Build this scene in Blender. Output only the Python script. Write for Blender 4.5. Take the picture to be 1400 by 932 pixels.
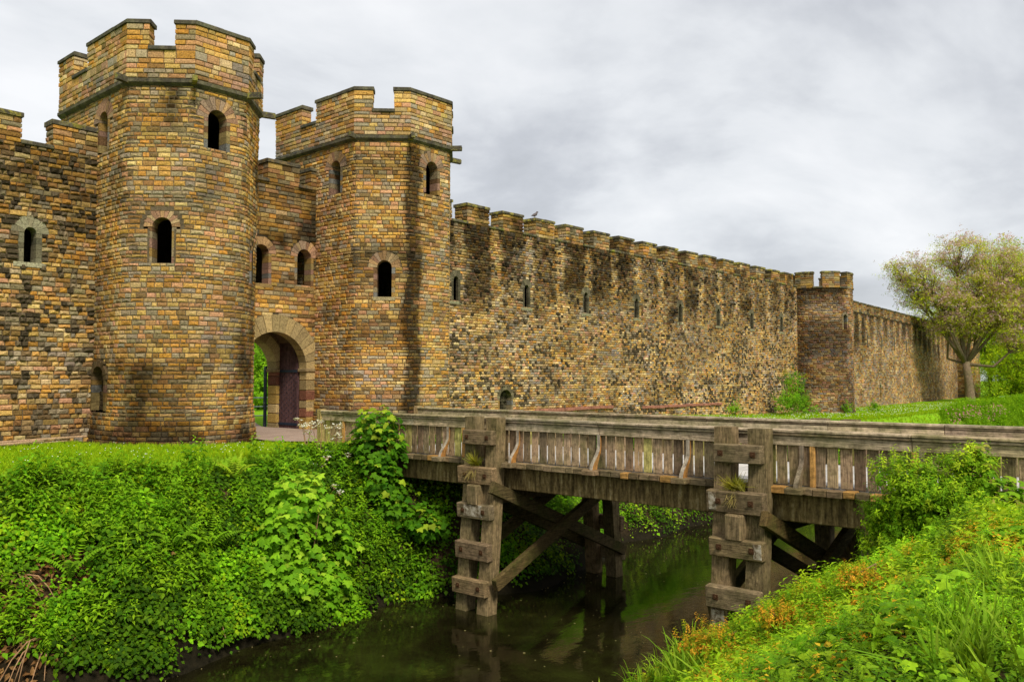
import bpy, math, random
import numpy as np
from mathutils import Vector, Matrix
R = math.radians
random.seed(7)
rng = np.random.default_rng(11)
for o in list(bpy.data.objects): bpy.data.objects.remove(o)
S = bpy.context.scene
COL = S.collection

# ------------------------------------------------------------------ camera
cam = bpy.data.cameras.new('camera'); cam.sensor_width = 36; cam.lens = 1169/1400*36
cam.clip_start = 0.05; cam.clip_end = 3000
co = bpy.data.objects.new('camera', cam); COL.objects.link(co)
co.location = (0, 0, 2.0)
co.rotation_euler = (R(90)+math.atan(51/1169), 0, -R(48.4))
S.camera = co

# ------------------------------------------------------------------ sky, sun, exposure
SUN_EL, SUN_AZ = R(48), R(205)          # azimuth measured clockwise from +Y
W = bpy.data.worlds.new('World'); S.world = W; W.use_nodes = True
nt = W.node_tree; N = nt.nodes; L = nt.links; N.clear()
out = N.new('ShaderNodeOutputWorld'); bg = N.new('ShaderNodeBackground'); bg.inputs[1].default_value = 0.1
sky = N.new('ShaderNodeTexSky'); sky.sky_type = 'NISHITA'; sky.sun_disc = False
sky.sun_elevation = SUN_EL; sky.sun_rotation = SUN_AZ; sky.air_density = 1; sky.dust_density = 3
tc = N.new('ShaderNodeTexCoord'); sp = N.new('ShaderNodeSeparateXYZ'); L.new(tc.outputs['Generated'], sp.inputs[0])
def wm(op, a, b=None, c=None):
    m = N.new('ShaderNodeMath'); m.operation = op
    for i, v in enumerate((a, b, c)):
        if v is None: continue
        if isinstance(v, (int, float)): m.inputs[i].default_value = v
        else: L.new(v, m.inputs[i])
    return m.outputs[0]
zz = wm('ADD', wm('MAXIMUM', sp.outputs[2], 0.0), 0.16)
cb = N.new('ShaderNodeCombineXYZ')
L.new(wm('DIVIDE', sp.outputs[0], zz), cb.inputs[0]); L.new(wm('DIVIDE', sp.outputs[1], zz), cb.inputs[1])
mp = N.new('ShaderNodeMapping'); mp.inputs['Rotation'].default_value = (0, 0, R(-32)); mp.inputs['Scale'].default_value = (0.75, 1.0, 1); mp.inputs['Location'].default_value = (0.35, 2.1, 0)
L.new(cb.outputs[0], mp.inputs[0])
n1 = N.new('ShaderNodeTexNoise'); n1.inputs['Scale'].default_value = 0.85; n1.inputs['Detail'].default_value = 7; n1.inputs['Roughness'].default_value = 0.55; n1.inputs['Distortion'].default_value = 0.35
L.new(mp.outputs[0], n1.inputs['Vector'])
n2 = N.new('ShaderNodeTexNoise'); n2.inputs['Scale'].default_value = 3.2; n2.inputs['Detail'].default_value = 6; n2.inputs['Distortion'].default_value = 0.5
L.new(mp.outputs[0], n2.inputs['Vector'])
nn = wm('ADD', wm('MULTIPLY', n1.outputs[0], 0.82), wm('MULTIPLY', n2.outputs[0], 0.18))
cr = N.new('ShaderNodeValToRGB'); L.new(nn, cr.inputs[0])
e = cr.color_ramp.elements; e[0].position = 0.36; e[0].color = (.38, .395, .42, 1); e[1].position = 0.64; e[1].color = (.75, .755, .765, 1)
k = cr.color_ramp.elements.new(0.44); k.color = (.46, .475, .505, 1)
k = cr.color_ramp.elements.new(0.53); k.color = (.62, .635, .655, 1)
hz = wm('MULTIPLY', wm('POWER', wm('SUBTRACT', 1.0, wm('MINIMUM', wm('MULTIPLY', wm('MAXIMUM', sp.outputs[2], 0.0), 3.0), 1.0)), 2.0), 0.45)
mh = N.new('ShaderNodeMixRGB'); L.new(hz, mh.inputs[0]); L.new(cr.outputs[0], mh.inputs[1]); mh.inputs[2].default_value = (.60, .63, .66, 1)
vm = N.new('ShaderNodeVectorMath'); vm.operation = 'SCALE'; vm.inputs['Scale'].default_value = 5.2; L.new(mh.outputs[0], vm.inputs[0])
mx = N.new('ShaderNodeMixRGB'); mx.inputs[0].default_value = 0.95; L.new(sky.outputs[0], mx.inputs[1]); L.new(vm.outputs[0], mx.inputs[2])
L.new(mx.outputs[0], bg.inputs[0]); L.new(bg.outputs[0], out.inputs[0])

sl = bpy.data.lights.new('sun', 'SUN'); sl.energy = 1.5; sl.angle = R(14); sl.color = (1, .94, .84)
so = bpy.data.objects.new('sun', sl); COL.objects.link(so)
dv = Vector((math.sin(SUN_AZ)*math.cos(SUN_EL), math.cos(SUN_AZ)*math.cos(SUN_EL), math.sin(SUN_EL)))
so.rotation_euler = dv.to_track_quat('Z', 'Y').to_euler(); so.location = dv*50
vs = S.view_settings; vs.view_transform = 'Standard'; vs.look = 'None'; vs.gamma = 1; vs.use_curve_mapping = False
vs.exposure = 1.33

# ------------------------------------------------------------------ materials
def newmat(name):
    m = bpy.data.materials.new(name); m.use_nodes = True
    n = m.node_tree.nodes; l = m.node_tree.links
    b = n['Principled BSDF']; b.inputs['Specular IOR Level'].default_value = 0.08
    return m, n, l, b
def nd(n, t, **kw):
    x = n.new(t)
    for k_, v in kw.items(): x.inputs[k_.replace('_', ' ')].default_value = v
    return x
def mth(n, l, op, a, b=None, clamp=False):
    m = n.new('ShaderNodeMath'); m.operation = op; m.use_clamp = clamp
    for i, v in enumerate((a, b)):
        if v is None: continue
        if isinstance(v, (int, float)): m.inputs[i].default_value = v
        else: l.new(v, m.inputs[i])
    return m.outputs[0]
def ramp(n, l, src, stops):
    r = n.new('ShaderNodeValToRGB'); l.new(src, r.inputs[0]); e = r.color_ramp.elements
    e[0].position = stops[0][0]; e[0].color = (*stops[0][1], 1); e[1].position = stops[-1][0]; e[1].color = (*stops[-1][1], 1)
    for p, c in stops[1:-1]: k_ = e.new(p); k_.color = (*c, 1)
    return r.outputs[0]
def mixc(n, l, mode, f, a, b):
    m = n.new('ShaderNodeMixRGB'); m.blend_type = mode
    for i, v in enumerate((f, a, b)):
        if isinstance(v, (int, float)): m.inputs[i].default_value = v
        elif isinstance(v, tuple): m.inputs[i].default_value = (*v, 1)
        else: l.new(v, m.inputs[i])
    return m.outputs[0]
def pos(n): return n.new('ShaderNodeNewGeometry').outputs['Position']
def noise(n, l, vec, scale, detail=4, rough=.55, sc=None, dist=0):
    if sc:
        mpn = n.new('ShaderNodeMapping'); mpn.inputs['Scale'].default_value = sc; l.new(vec, mpn.inputs[0]); vec = mpn.outputs[0]
    x = nd(n, 'ShaderNodeTexNoise', Scale=scale, Detail=detail, Roughness=rough, Distortion=dist); l.new(vec, x.inputs['Vector']); return x.outputs[0]
def bump(n, l, b, h, st, d):
    x = n.new('ShaderNodeBump'); x.inputs['Strength'].default_value = st; x.inputs['Distance'].default_value = d
    l.new(h, x.inputs['Height']); l.new(x.outputs[0], b.inputs['Normal'])
def attr(n, name): x = n.new('ShaderNodeAttribute'); x.attribute_name = name; return x

def m_stone():
    m, n, l, b = newmat('rubble_stone'); p = pos(n)
    c = attr(n, 'Col').outputs['Color']; st = attr(n, 'stn').outputs['Fac']
    f = noise(n, l, p, 22, 6, .68); g = noise(n, l, p, 5.5, 5, .6); h = noise(n, l, p, 70, 3, .6)
    v = ramp(n, l, f, [(.30, (.34, .31, .29)), (.48, (.95, .93, .91)), (.72, (1.55, 1.52, 1.42))])
    c = mixc(n, l, 'MULTIPLY', 1.0, c, v)
    sp_ = ramp(n, l, h, [(.3, (.55, .53, .5)), (.45, (1, 1, 1)), (.8, (1.2, 1.2, 1.15))])
    c = mixc(n, l, 'MULTIPLY', .8, c, sp_)
    # lichen: pale blotches and ochre dabs that belong to the stone
    c = mixc(n, l, 'MIX', ramp(n, l, noise(n, l, p, 9, 5, .7), [(.62, (0, 0, 0)), (.72, (.45, .45, .45))]), c, (.42, .36, .22))
    # weathering: soot and damp, with ragged edges
    a = mth(n, l, 'ADD', st, mth(n, l, 'MULTIPLY', mth(n, l, 'SUBTRACT', g, .5), 1.1))
    a = mth(n, l, 'MULTIPLY', a, st, True); a = mth(n, l, 'MINIMUM', a, 1.0)
    dk = mixc(n, l, 'MULTIPLY', 1.0, c, (.17, .165, .15))
    c = mixc(n, l, 'MIX', a, c, dk)
    l.new(c, b.inputs['Base Color']); b.inputs['Roughness'].default_value = .93
    hh = mth(n, l, 'ADD', mth(n, l, 'MULTIPLY', f, .7), mth(n, l, 'MULTIPLY', h, .25))
    bump(n, l, b, hh, .9, .035); return m
def m_coping():
    m, n, l, b = newmat('coping_stone'); p = pos(n)
    g = noise(n, l, p, 3, 6, .7); f = noise(n, l, p, 25, 5, .7)
    c = ramp(n, l, g, [(.32, (.04, .034, .026)), (.5, (.09, .078, .055)), (.66, (.17, .15, .09))])
    ge = n.new('ShaderNodeNewGeometry'); sx = n.new('ShaderNodeSeparateXYZ'); l.new(ge.outputs['Position'], sx.inputs[0])
    ly = ramp(n, l, noise(n, l, p, 2.2, 5, .75), [(.48, (0, 0, 0)), (.6, (.8, .8, .8))])
    c = mixc(n, l, 'MIX', ly, c, attr(n, 'Col').outputs['Color'])
    c = mixc(n, l, 'MULTIPLY', .8, c, ramp(n, l, f, [(.3, (.45, .45, .45)), (.6, (1.3, 1.3, 1.3))]))
    l.new(c, b.inputs['Base Color']); b.inputs['Roughness'].default_value = .95
    bump(n, l, b, f, .7, .03); return m
def m_wood(name, tint, moss=(.10, .13, .02), mo=.5, dark=.35, axis='Z'):
    m, n, l, b = newmat(name); p = pos(n)
    s = {'Z': (14, 14, .9), 'Y': (14, .8, 14), 'X': (.8, 14, 14)}[axis]
    g = noise(n, l, p, 3.2, 7, .68, s, .25); q = noise(n, l, p, 1.7, 5, .65); w = noise(n, l, p, 9, 6, .7)
    v = attr(n, 'Col').outputs['Color']
    c = ramp(n, l, g, [(.30, tuple(x*dark for x in tint)), (.5, tint), (.68, tuple(min(1, x*1.7) for x in tint))])
    c = mixc(n, l, 'MULTIPLY', 1.0, c, v)
    c = mixc(n, l, 'MIX', ramp(n, l, q, [(.47, (0, 0, 0)), (.64, (mo, mo, mo))]), c, moss)
    c = mixc(n, l, 'MULTIPLY', .85, c, ramp(n, l, w, [(.3, (.35, .33, .3)), (.52, (1, 1, 1)), (.75, (1.35, 1.3, 1.25))]))
    l.new(c, b.inputs['Base Color']); b.inputs['Roughness'].default_value = .85
    bump(n, l, b, mth(n, l, 'ADD', g, w), .6, .02); return m
def m_plain(name, col, rough=.8, var=.4, sc=6, metal=0, useattr=False):
    m, n, l, b = newmat(name); p = pos(n); g = noise(n, l, p, sc, 6, .65)
    c = ramp(n, l, g, [(.3, tuple(x*(1-var) for x in col)), (.7, tuple(min(1, x*(1+var)) for x in col))])
    if useattr: c = mixc(n, l, 'MULTIPLY', 1.0, c, attr(n, 'Col').outputs['Color'])
    l.new(c, b.inputs['Base Color']); b.inputs['Roughness'].default_value = rough; b.inputs['Metallic'].default_value = metal
    bump(n, l, b, g, .4, .01); return m
def m_leaf(name, trans=.32, rough=.6, spec=.09):
    m, n, l, b = newmat(name); c = attr(n, 'Col').outputs['Color']
    v = noise(n, l, pos(n), 30, 2); c = mixc(n, l, 'MULTIPLY', .7, c, ramp(n, l, v, [(.3, (.75, .75, .75)), (.7, (1.2, 1.2, 1.2))]))
    l.new(c, b.inputs['Base Color']); b.inputs['Roughness'].default_value = rough; b.inputs['Specular IOR Level'].default_value = spec
    t = n.new('ShaderNodeBsdfTranslucent'); c2 = mixc(n, l, 'MULTIPLY', 1.0, c, (1.5, 1.35, .6)); l.new(c2, t.inputs[0])
    ms = n.new('ShaderNodeMixShader'); ms.inputs[0].default_value = trans
    l.new(b.outputs[0], ms.inputs[1]); l.new(t.outputs[0], ms.inputs[2])
    l.new(ms.outputs[0], n['Material Output'].inputs[0]); return m
def m_ground():
    m, n, l, b = newmat('ground'); p = pos(n)
    v = attr(n, 'Col'); sx = n.new('ShaderNodeSeparateColor'); l.new(v.outputs['Color'], sx.inputs[0])
    f = noise(n, l, p, 9, 7, .75); g = noise(n, l, p, 1.1, 5, .6); h = noise(n, l, p, 45, 4, .7)
    grass = ramp(n, l, f, [(.28, (.11, .28, .005)), (.5, (.21, .42, .008)), (.7, (.30, .50, .015))])
    grass = mixc(n, l, 'MIX', ramp(n, l, g, [(.42, (0, 0, 0)), (.62, (.6, .6, .6))]), grass, (.20, .33, .02))
    soil = ramp(n, l, f, [(.3, (.05, .03, .016)), (.55, (.12, .07, .035)), (.75, (.20, .13, .07))])
    mud_shade = ramp(n, l, f, [(.3, (.006, .006, .003)), (.7, (.028, .022, .011))])
    e1 = mth(n, l, 'ADD', sx.outputs[0], mth(n, l, 'MULTIPLY', mth(n, l, 'SUBTRACT', f, .5), .9))
    c = mixc(n, l, 'MIX', ramp(n, l, e1, [(.42, (0, 0, 0)), (.58, (1, 1, 1))]), grass, soil)
    c = mixc(n, l, 'MIX', sx.outputs[1], c, mud_shade)
    c = mixc(n, l, 'MULTIPLY', .6, c, ramp(n, l, h, [(.3, (.5, .5, .5)), (.7, (1.3, 1.3, 1.3))]))
    l.new(c, b.inputs['Base Color']); b.inputs['Roughness'].default_value = .95
    bump(n, l, b, mth(n, l, 'ADD', f, h), .6, .04); return m
def m_water():
    m, n, l, b = newmat('river_water'); p = pos(n)
    q = noise(n, l, p, .55, 5, .65, None, .6); f = noise(n, l, p, 3, 5, .7)
    c = ramp(n, l, q, [(.38, (.007, .006, .002)), (.52, (.012, .011, .003)), (.68, (.024, .028, .005))])
    c = mixc(n, l, 'MIX', ramp(n, l, f, [(.62, (0, 0, 0)), (.78, (.35, .35, .35))]), c, (.07, .06, .015))
    l.new(c, b.inputs['Base Color']); b.inputs['Roughness'].default_value = .035; b.inputs['IOR'].default_value = 1.33
    b.inputs['Specular IOR Level'].default_value = .5
    w = noise(n, l, p, 1.6, 4, .6, (1, 1.6, 1)); w2 = noise(n, l, p, 9, 3, .6)
    bump(n, l, b, mth(n, l, 'ADD', w, mth(n, l, 'MULTIPLY', w2, .12)), .12, .05); return m
def m_path():
    m, n, l, b = newmat('gravel_path'); p = pos(n); f = noise(n, l, p, 30, 5, .8); g = noise(n, l, p, 1.5, 4)
    c = ramp(n, l, f, [(.3, (.20, .14, .10)), (.5, (.34, .25, .19)), (.7, (.50, .40, .33))])
    c = mixc(n, l, 'MULTIPLY', .6, c, ramp(n, l, g, [(.3, (.7, .7, .7)), (.7, (1.2, 1.2, 1.2))]))
    l.new(c, b.inputs['Base Color']); b.inputs['Roughness'].default_value = .95; bump(n, l, b, f, .6, .02); return m
def m_paint():
    m, n, l, b = newmat('flaking_white_paint'); p = pos(n)
    c = ramp(n, l, noise(n, l, p, 7, 6, .75, None, .4), [(.40, (.11, .075, .04)), (.50, (.30, .25, .17)), (.66, (.60, .54, .44))])
    l.new(c, b.inputs['Base Color']); b.inputs['Roughness'].default_value = .85; return m
def m_beam():
    m, n, l, b = newmat('stained_beam'); p = pos(n)
    g = noise(n, l, p, 3, 7, .7, (1, 3.2, .5)); f = noise(n, l, p, 12, 6, .75)
    c = ramp(n, l, g, [(.28, (.035, .025, .010)), (.44, (.12, .085, .034)), (.56, (.25, .18, .07)), (.72, (.46, .38, .20))])
    c = mixc(n, l, 'MULTIPLY', .8, c, ramp(n, l, f, [(.3, (.35, .35, .3)), (.55, (1, 1, 1)), (.8, (1.3, 1.3, 1.2))]))
    c = mixc(n, l, 'MULTIPLY', 1.0, c, attr(n, 'Col').outputs['Color'])
    l.new(c, b.inputs['Base Color']); b.inputs['Roughness'].default_value = .9; bump(n, l, b, f, .7, .02); return m
def m_deck():
    m, n, l, b = newmat('deck_surface'); p = pos(n); g = noise(n, l, p, 8, 5, .7)
    c = ramp(n, l, g, [(.3, (.50, .48, .44)), (.7, (.78, .76, .72))])
    c = mixc(n, l, 'MULTIPLY', 1.0, c, attr(n, 'Col').outputs['Color'])
    l.new(c, b.inputs['Base Color']); b.inputs['Roughness'].default_value = .3; b.inputs['Specular IOR Level'].default_value = .7; return m

M = dict(stone=m_stone(), coping=m_coping(), plank=m_wood('weathered_plank', (.29, .205, .12), (.12, .15, .02), .35),
         rail=m_wood('weathered_rail', (.42, .335, .215), (.11, .12, .025), .55, axis='Y'),
         post=m_wood('pier_timber', (.20, .145, .075), (.055, .06, .012), .5),
         plate=m_wood('pier_plate', (.20, .145, .08), (.055, .06, .015), .4, axis='Y'),
         brace=m_wood('brace_timber', (.105, .075, .030), (.06, .07, .012), .6, axis='X'),
         fresh=m_wood('fresh_timber', (.50, .27, .08), (.30, .22, .06), .3, .6),
         pale=m_wood('pale_timber', (.34, .29, .22), (.25, .22, .12), .3, .6),
         beam=m_beam(), deck=m_deck(), leaf=m_leaf('leaf'), grassm=m_leaf('grass_blade', .3, .65, .07), petal=m_leaf('petal', .3, .8, .05),
         bark=m_wood('bark', (.20, .145, .09), (.10, .11, .03), .5), twig=m_plain('dry_twig', (.34, .20, .10), .9, .4, 8),
         ground=m_ground(), water=m_water(), path=m_path(), door=m_wood('door_board', (.095, .050, .050), (.09, .045, .04), .3, .7),
         iron=m_plain('painted_iron', (.018, .024, .04), .45, .3), bolt=m_plain('rusty_bolt', (.10, .05, .025), .6, .5, 40, .6),
         galv=m_plain('galvanised_steel', (.45, .47, .48), .4, .1, 4, .6), feather=m_plain('feather', (.12, .10, .10), .8, .4, 30),
         paint=m_paint(), red=m_plain('red_sandstone_band', (.30, .13, .085), .95, .45, 4, 0))

# ------------------------------------------------------------------ object helpers
def tag(o, label=None, cat=None, group=None, kind=None):
    if label: o['label'] = label
    if cat: o['category'] = cat
    if group: o['group'] = group
    if kind: o['kind'] = kind
    return o
def thing(name, loc, label, cat, group=None, kind=None, rz=0):
    o = bpy.data.objects.new(name, None); COL.objects.link(o); o.location = loc; o.rotation_euler.z = rz
    o.empty_display_size = .3; return tag(o, label, cat, group, kind)
def wloc(p):
    v = Vector((0, 0, 0))
    while p is not None: v += p.location; p = p.parent
    return v
def mkobj(name, V, loops, starts, mat, parent=None, cols=None, stn=None, smooth=False, local=False):
    V = np.asarray(V, np.float32).reshape(-1, 3)
    if parent is not None and not local: V = V - np.array(wloc(parent), np.float32)
    me = bpy.data.meshes.new(name)
    me.vertices.add(len(V)); me.vertices.foreach_set('co', np.ascontiguousarray(V).ravel())
    loops = np.asarray(loops, np.int32); starts = np.asarray(starts, np.int32)
    me.loops.add(len(loops)); me.loops.foreach_set('vertex_index', loops)
    me.polygons.add(len(starts)); me.polygons.foreach_set('loop_start', starts)
    me.update(calc_edges=True)
    if cols is None: cols = np.ones((len(V), 3), np.float32)
    ca = me.color_attributes.new('Col', 'FLOAT_COLOR', 'POINT')
    c4 = np.ones((len(V), 4), np.float32); c4[:, :3] = cols; ca.data.foreach_set('color', c4.ravel())
    if stn is not None:
        a = me.attributes.new('stn', 'FLOAT', 'POINT'); a.data.foreach_set('value', np.asarray(stn, np.float32))
    me.materials.append(M[mat] if isinstance(mat, str) else mat)
    me.polygons.foreach_set('use_smooth', np.full(len(starts), smooth)); me.validate()
    o = bpy.data.objects.new(name, me); COL.objects.link(o)
    if parent is not None: o.parent = parent
    return o
class MB:
    """collects faces, builds ONE mesh object"""
    def __init__(s): s.v = []; s.f = []; s.c = []
    def add(s, vs, fs, col=(1, 1, 1)):
        k_ = len(s.v); s.v += [tuple(p) for p in vs]; s.f += [tuple(i+k_ for i in f) for f in fs]; s.c += [tuple(col)]*len(vs)
    def box(s, c, d, rot=None, col=(1, 1, 1), bev=0.012, jit=0.0):
        hx, hy, hz_ = d[0]/2, d[1]/2, d[2]/2; b = min(bev, hx*.4, hy*.4, hz_*.4)
        vs = []; idx = {}
        for sx in (-1, 1):
            for sy in (-1, 1):
                for sz in (-1, 1):
                    j = [random.uniform(-jit, jit) for _ in range(3)]
                    for a in range(3):
                        q = [hx-b, hy-b, hz_-b]; q[a] += b
                        idx[(sx, sy, sz, a)] = len(vs); vs.append((sx*q[0]+j[0], sy*q[1]+j[1], sz*q[2]+j[2]))
        fs = []
        I = lambda *k_: idx[k_]
        for sg in (-1, 1):
            f = [I(sg, -1, -1, 0), I(sg, 1, -1, 0), I(sg, 1, 1, 0), I(sg, -1, 1, 0)]; fs.append(f if sg > 0 else f[::-1])
            f = [I(-1, sg, -1, 1), I(-1, sg, 1, 1), I(1, sg, 1, 1), I(1, sg, -1, 1)]; fs.append(f if sg > 0 else f[::-1])
            f = [I(-1, -1, sg, 2), I(1, -1, sg, 2), I(1, 1, sg, 2), I(-1, 1, sg, 2)]; fs.append(f if sg > 0 else f[::-1])
        for a, b_ in ((-1, -1), (-1, 1), (1, -1), (1, 1)):
            fs.append([I(a, b_, -1, 0), I(a, b_, 1, 0), I(a, b_, 1, 1), I(a, b_, -1, 1)])
            fs.append([I(a, -1, b_, 0), I(a, 1, b_, 0), I(a, 1, b_, 2), I(a, -1, b_, 2)])
            fs.append([I(-1, a, b_, 1), I(1, a, b_, 1), I(1, a, b_, 2), I(-1, a, b_, 2)])
            for c_ in (-1, 1): fs.append([I(a, b_, c_, 0), I(a, b_, c_, 1), I(a, b_, c_, 2)])
        m_ = Matrix.Translation(c)
        if rot is not None: m_ = m_ @ (rot.to_4x4() if isinstance(rot, Matrix) else Matrix.Rotation(rot, 4, 'Z'))
        s.add([m_ @ Vector(p) for p in vs], fs, col); return s
    def bar(s, a, b, w, h, col=(1, 1, 1), upv=(0, 0, 1), bev=.012):
        a = Vector(a); b = Vector(b); d = b-a; x = d.normalized(); y = Vector(upv).cross(x).normalized(); z = x.cross(y)
        return s.box((a+b)/2, (d.length, w, h), Matrix((x, y, z)).transposed(), col, bev)
    def prism(s, poly, z0, z1, col=(1, 1, 1)):
        n = len(poly); vs = [(p[0], p[1], z0) for p in poly]+[(p[0], p[1], z1) for p in poly]
        fs = [list(range(n))[::-1], list(range(n, 2*n))]+[[i, (i+1) % n, n+(i+1) % n, n+i] for i in range(n)]
        s.add(vs, fs, col); return s
    def tube(s, pts, rad, sides=6, col=(1, 1, 1)):
        pts = [Vector(p) for p in pts]; vs = []; fs = []
        for i, p in enumerate(pts):
            d = (pts[min(i+1, len(pts)-1)]-pts[max(i-1, 0)])
            if d.length < 1e-6: d = Vector((0, 0, 1))
            d.normalize(); u = d.cross(Vector((.31, .17, .9))).normalized(); w = d.cross(u); r_ = rad[i] if hasattr(rad, '__len__') else rad
            for k_ in range(sides):
                a = 2*math.pi*k_/sides; vs.append(p+u*math.cos(a)*r_+w*math.sin(a)*r_)
        for i in range(len(pts)-1):
            for k_ in range(sides):
                a = i*sides+k_; b = i*sides+(k_+1) % sides; fs.append([a, b, b+sides, a+sides])
        fs.append(list(range(sides))[::-1]); fs.append([len(vs)-sides+i for i in range(sides)])
        s.add(vs, fs, col); return s
    def build(s, name, mat, parent=None, stn=None, smooth=False):
        loops = [i for f in s.f for i in f]; st = np.cumsum([0]+[len(f) for f in s.f])[:-1]
        V = np.array(s.v, np.float32)
        if stn is not None: stn = stn(V[:, 0], V[:, 1], V[:, 2])
        return mkobj(name, V, loops, st, mat, parent, np.array(s.c, np.float32), stn, smooth)

def vnoise(x, y, seed=0):
    x = np.asarray(x, float); y = np.asarray(y, float); xi = np.floor(x).astype(np.int64); yi = np.floor(y).astype(np.int64)
    fx = x-xi; fy = y-yi; fx = fx*fx*(3-2*fx); fy = fy*fy*(3-2*fy)
    def h(a, b):
        q = (a*374761393+b*668265263+seed*974634777) & 0x7fffffff; q = ((q ^ (q >> 13))*1274126177) & 0x7fffffff
        return ((q ^ (q >> 16)) & 0xffff)/65535.0
    return (h(xi, yi)*(1-fx)+h(xi+1, yi)*fx)*(1-fy)+(h(xi, yi+1)*(1-fx)+h(xi+1, yi+1)*fx)*fy
def fbm(x, y, seed=0, o=4):
    t = 0; a = .5; f = 1
    for i in range(o): t = t+a*vnoise(np.asarray(x)*f, np.asarray(y)*f, seed+i*17); a *= .5; f *= 2.03
    return t
def sstep(a, b, x): t = np.clip((np.asarray(x, float)-a)/(b-a), 0, 1); return t*t*(3-2*t)

# ------------------------------------------------------------------ masonry
PAL = np.array([(.44, .27, .085), (.46, .34, .14), (.41, .32, .19), (.42, .245, .175), (.27, .26, .235), (.24, .135, .065), (.12, .09, .055), (.58, .48, .28), (.42, .22, .05), (.20, .205, .20)])
MORTAR = (.15, .115, .07)
def offset_poly(pts, d):
    pts = [np.array(p, float) for p in pts]; o = []
    def nrm(a, b): t = (b-a)/np.linalg.norm(b-a); return np.array((t[1], -t[0]))
    for i in range(len(pts)):
        if i == 0: n_ = nrm(pts[0], pts[1]); o.append(pts[0]+n_*d)
        elif i == len(pts)-1: n_ = nrm(pts[-2], pts[-1]); o.append(pts[-1]+n_*d)
        else:
            a = nrm(pts[i-1], pts[i]); b = nrm(pts[i], pts[i+1]); o.append(pts[i]+(a+b)/(1+a@b)*d)
    return o
def fillet(pts, r):
    if r < .03: return [np.array(p, float) for p in pts], True
    o = [np.array(pts[0], float)]
    for i in range(1, len(pts)-1):
        p0, p, p1 = (np.array(q, float) for q in pts[i-1:i+2])
        a = (p0-p); b = (p1-p); la = np.linalg.norm(a); lb = np.linalg.norm(b); a /= la; b /= lb
        ang = math.acos(np.clip(a@b, -1, 1)); t = min(r/math.tan(ang/2), la*.49, lb*.49)
        A = p+a*t; B = p+b*t
        for k_ in range(7):
            u = k_/6; o.append((1-u)**2*A+2*u*(1-u)*p+u*u*B)
    o.append(np.array(pts[-1], float)); return o, False
class Line:
    def __init__(s, pts, sharp):
        s.p = np.array(pts); d = np.diff(s.p, axis=0); s.l = np.linalg.norm(d, axis=1); s.s = np.concatenate([[0], np.cumsum(s.l)]); s.L = s.s[-1]
        t = d/s.l[:, None]; s.n = np.stack([t[:, 1], -t[:, 0]], 1); s.t = t; s.sharp = sharp
        s.vn = [s.n[0]]+[(s.n[i-1]+s.n[i])/(1+s.n[i-1]@s.n[i]) for i in range(1, len(s.n))]+[s.n[-1]]
    def at(s, q, off):
        i = int(np.clip(np.searchsorted(s.s, q, 'right')-1, 0, len(s.l)-1))
        p = s.p[i]+s.t[i]*(q-s.s[i])
        if s.sharp:
            if abs(q-s.s[i]) < .006 and i > 0: return s.p[i]+s.vn[i]*off
            if abs(q-s.s[i+1]) < .006 and i < len(s.l)-1: return s.p[i+1]+s.vn[i+1]*off
        return p+s.n[i]*off
    def proj(s, xy):
        best = None; xy = np.array(xy)
        for i in range(len(s.l)):
            u = np.clip((xy-s.p[i])@s.t[i], 0, s.l[i]); d = np.linalg.norm(s.p[i]+s.t[i]*u-xy)
            if best is None or d < best[0]: best = (d, s.s[i]+u, i)
        return best[1], best[2]
class Op:     # an opening: position in plan, sill, springing, half width, ring width
    def __init__(s, xy, z0, zs, hw, ring=.3, jamb=.12, kind='arch'): s.xy = xy; s.z0 = z0; s.zs = zs; s.hw = hw; s.ring = ring; s.jamb = jamb; s.kind = kind
    def half(s, z, back=False):
        if z < s.z0: return 0
        if z < s.zs: return s.hw+s.jamb*(.6 if back else 1)
        if s.kind == 'rect': return 0
        Rr = s.hw+s.ring*(.7 if back else 1); d = z-s.zs
        return math.sqrt(Rr*Rr-d*d) if d < Rr else 0
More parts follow.
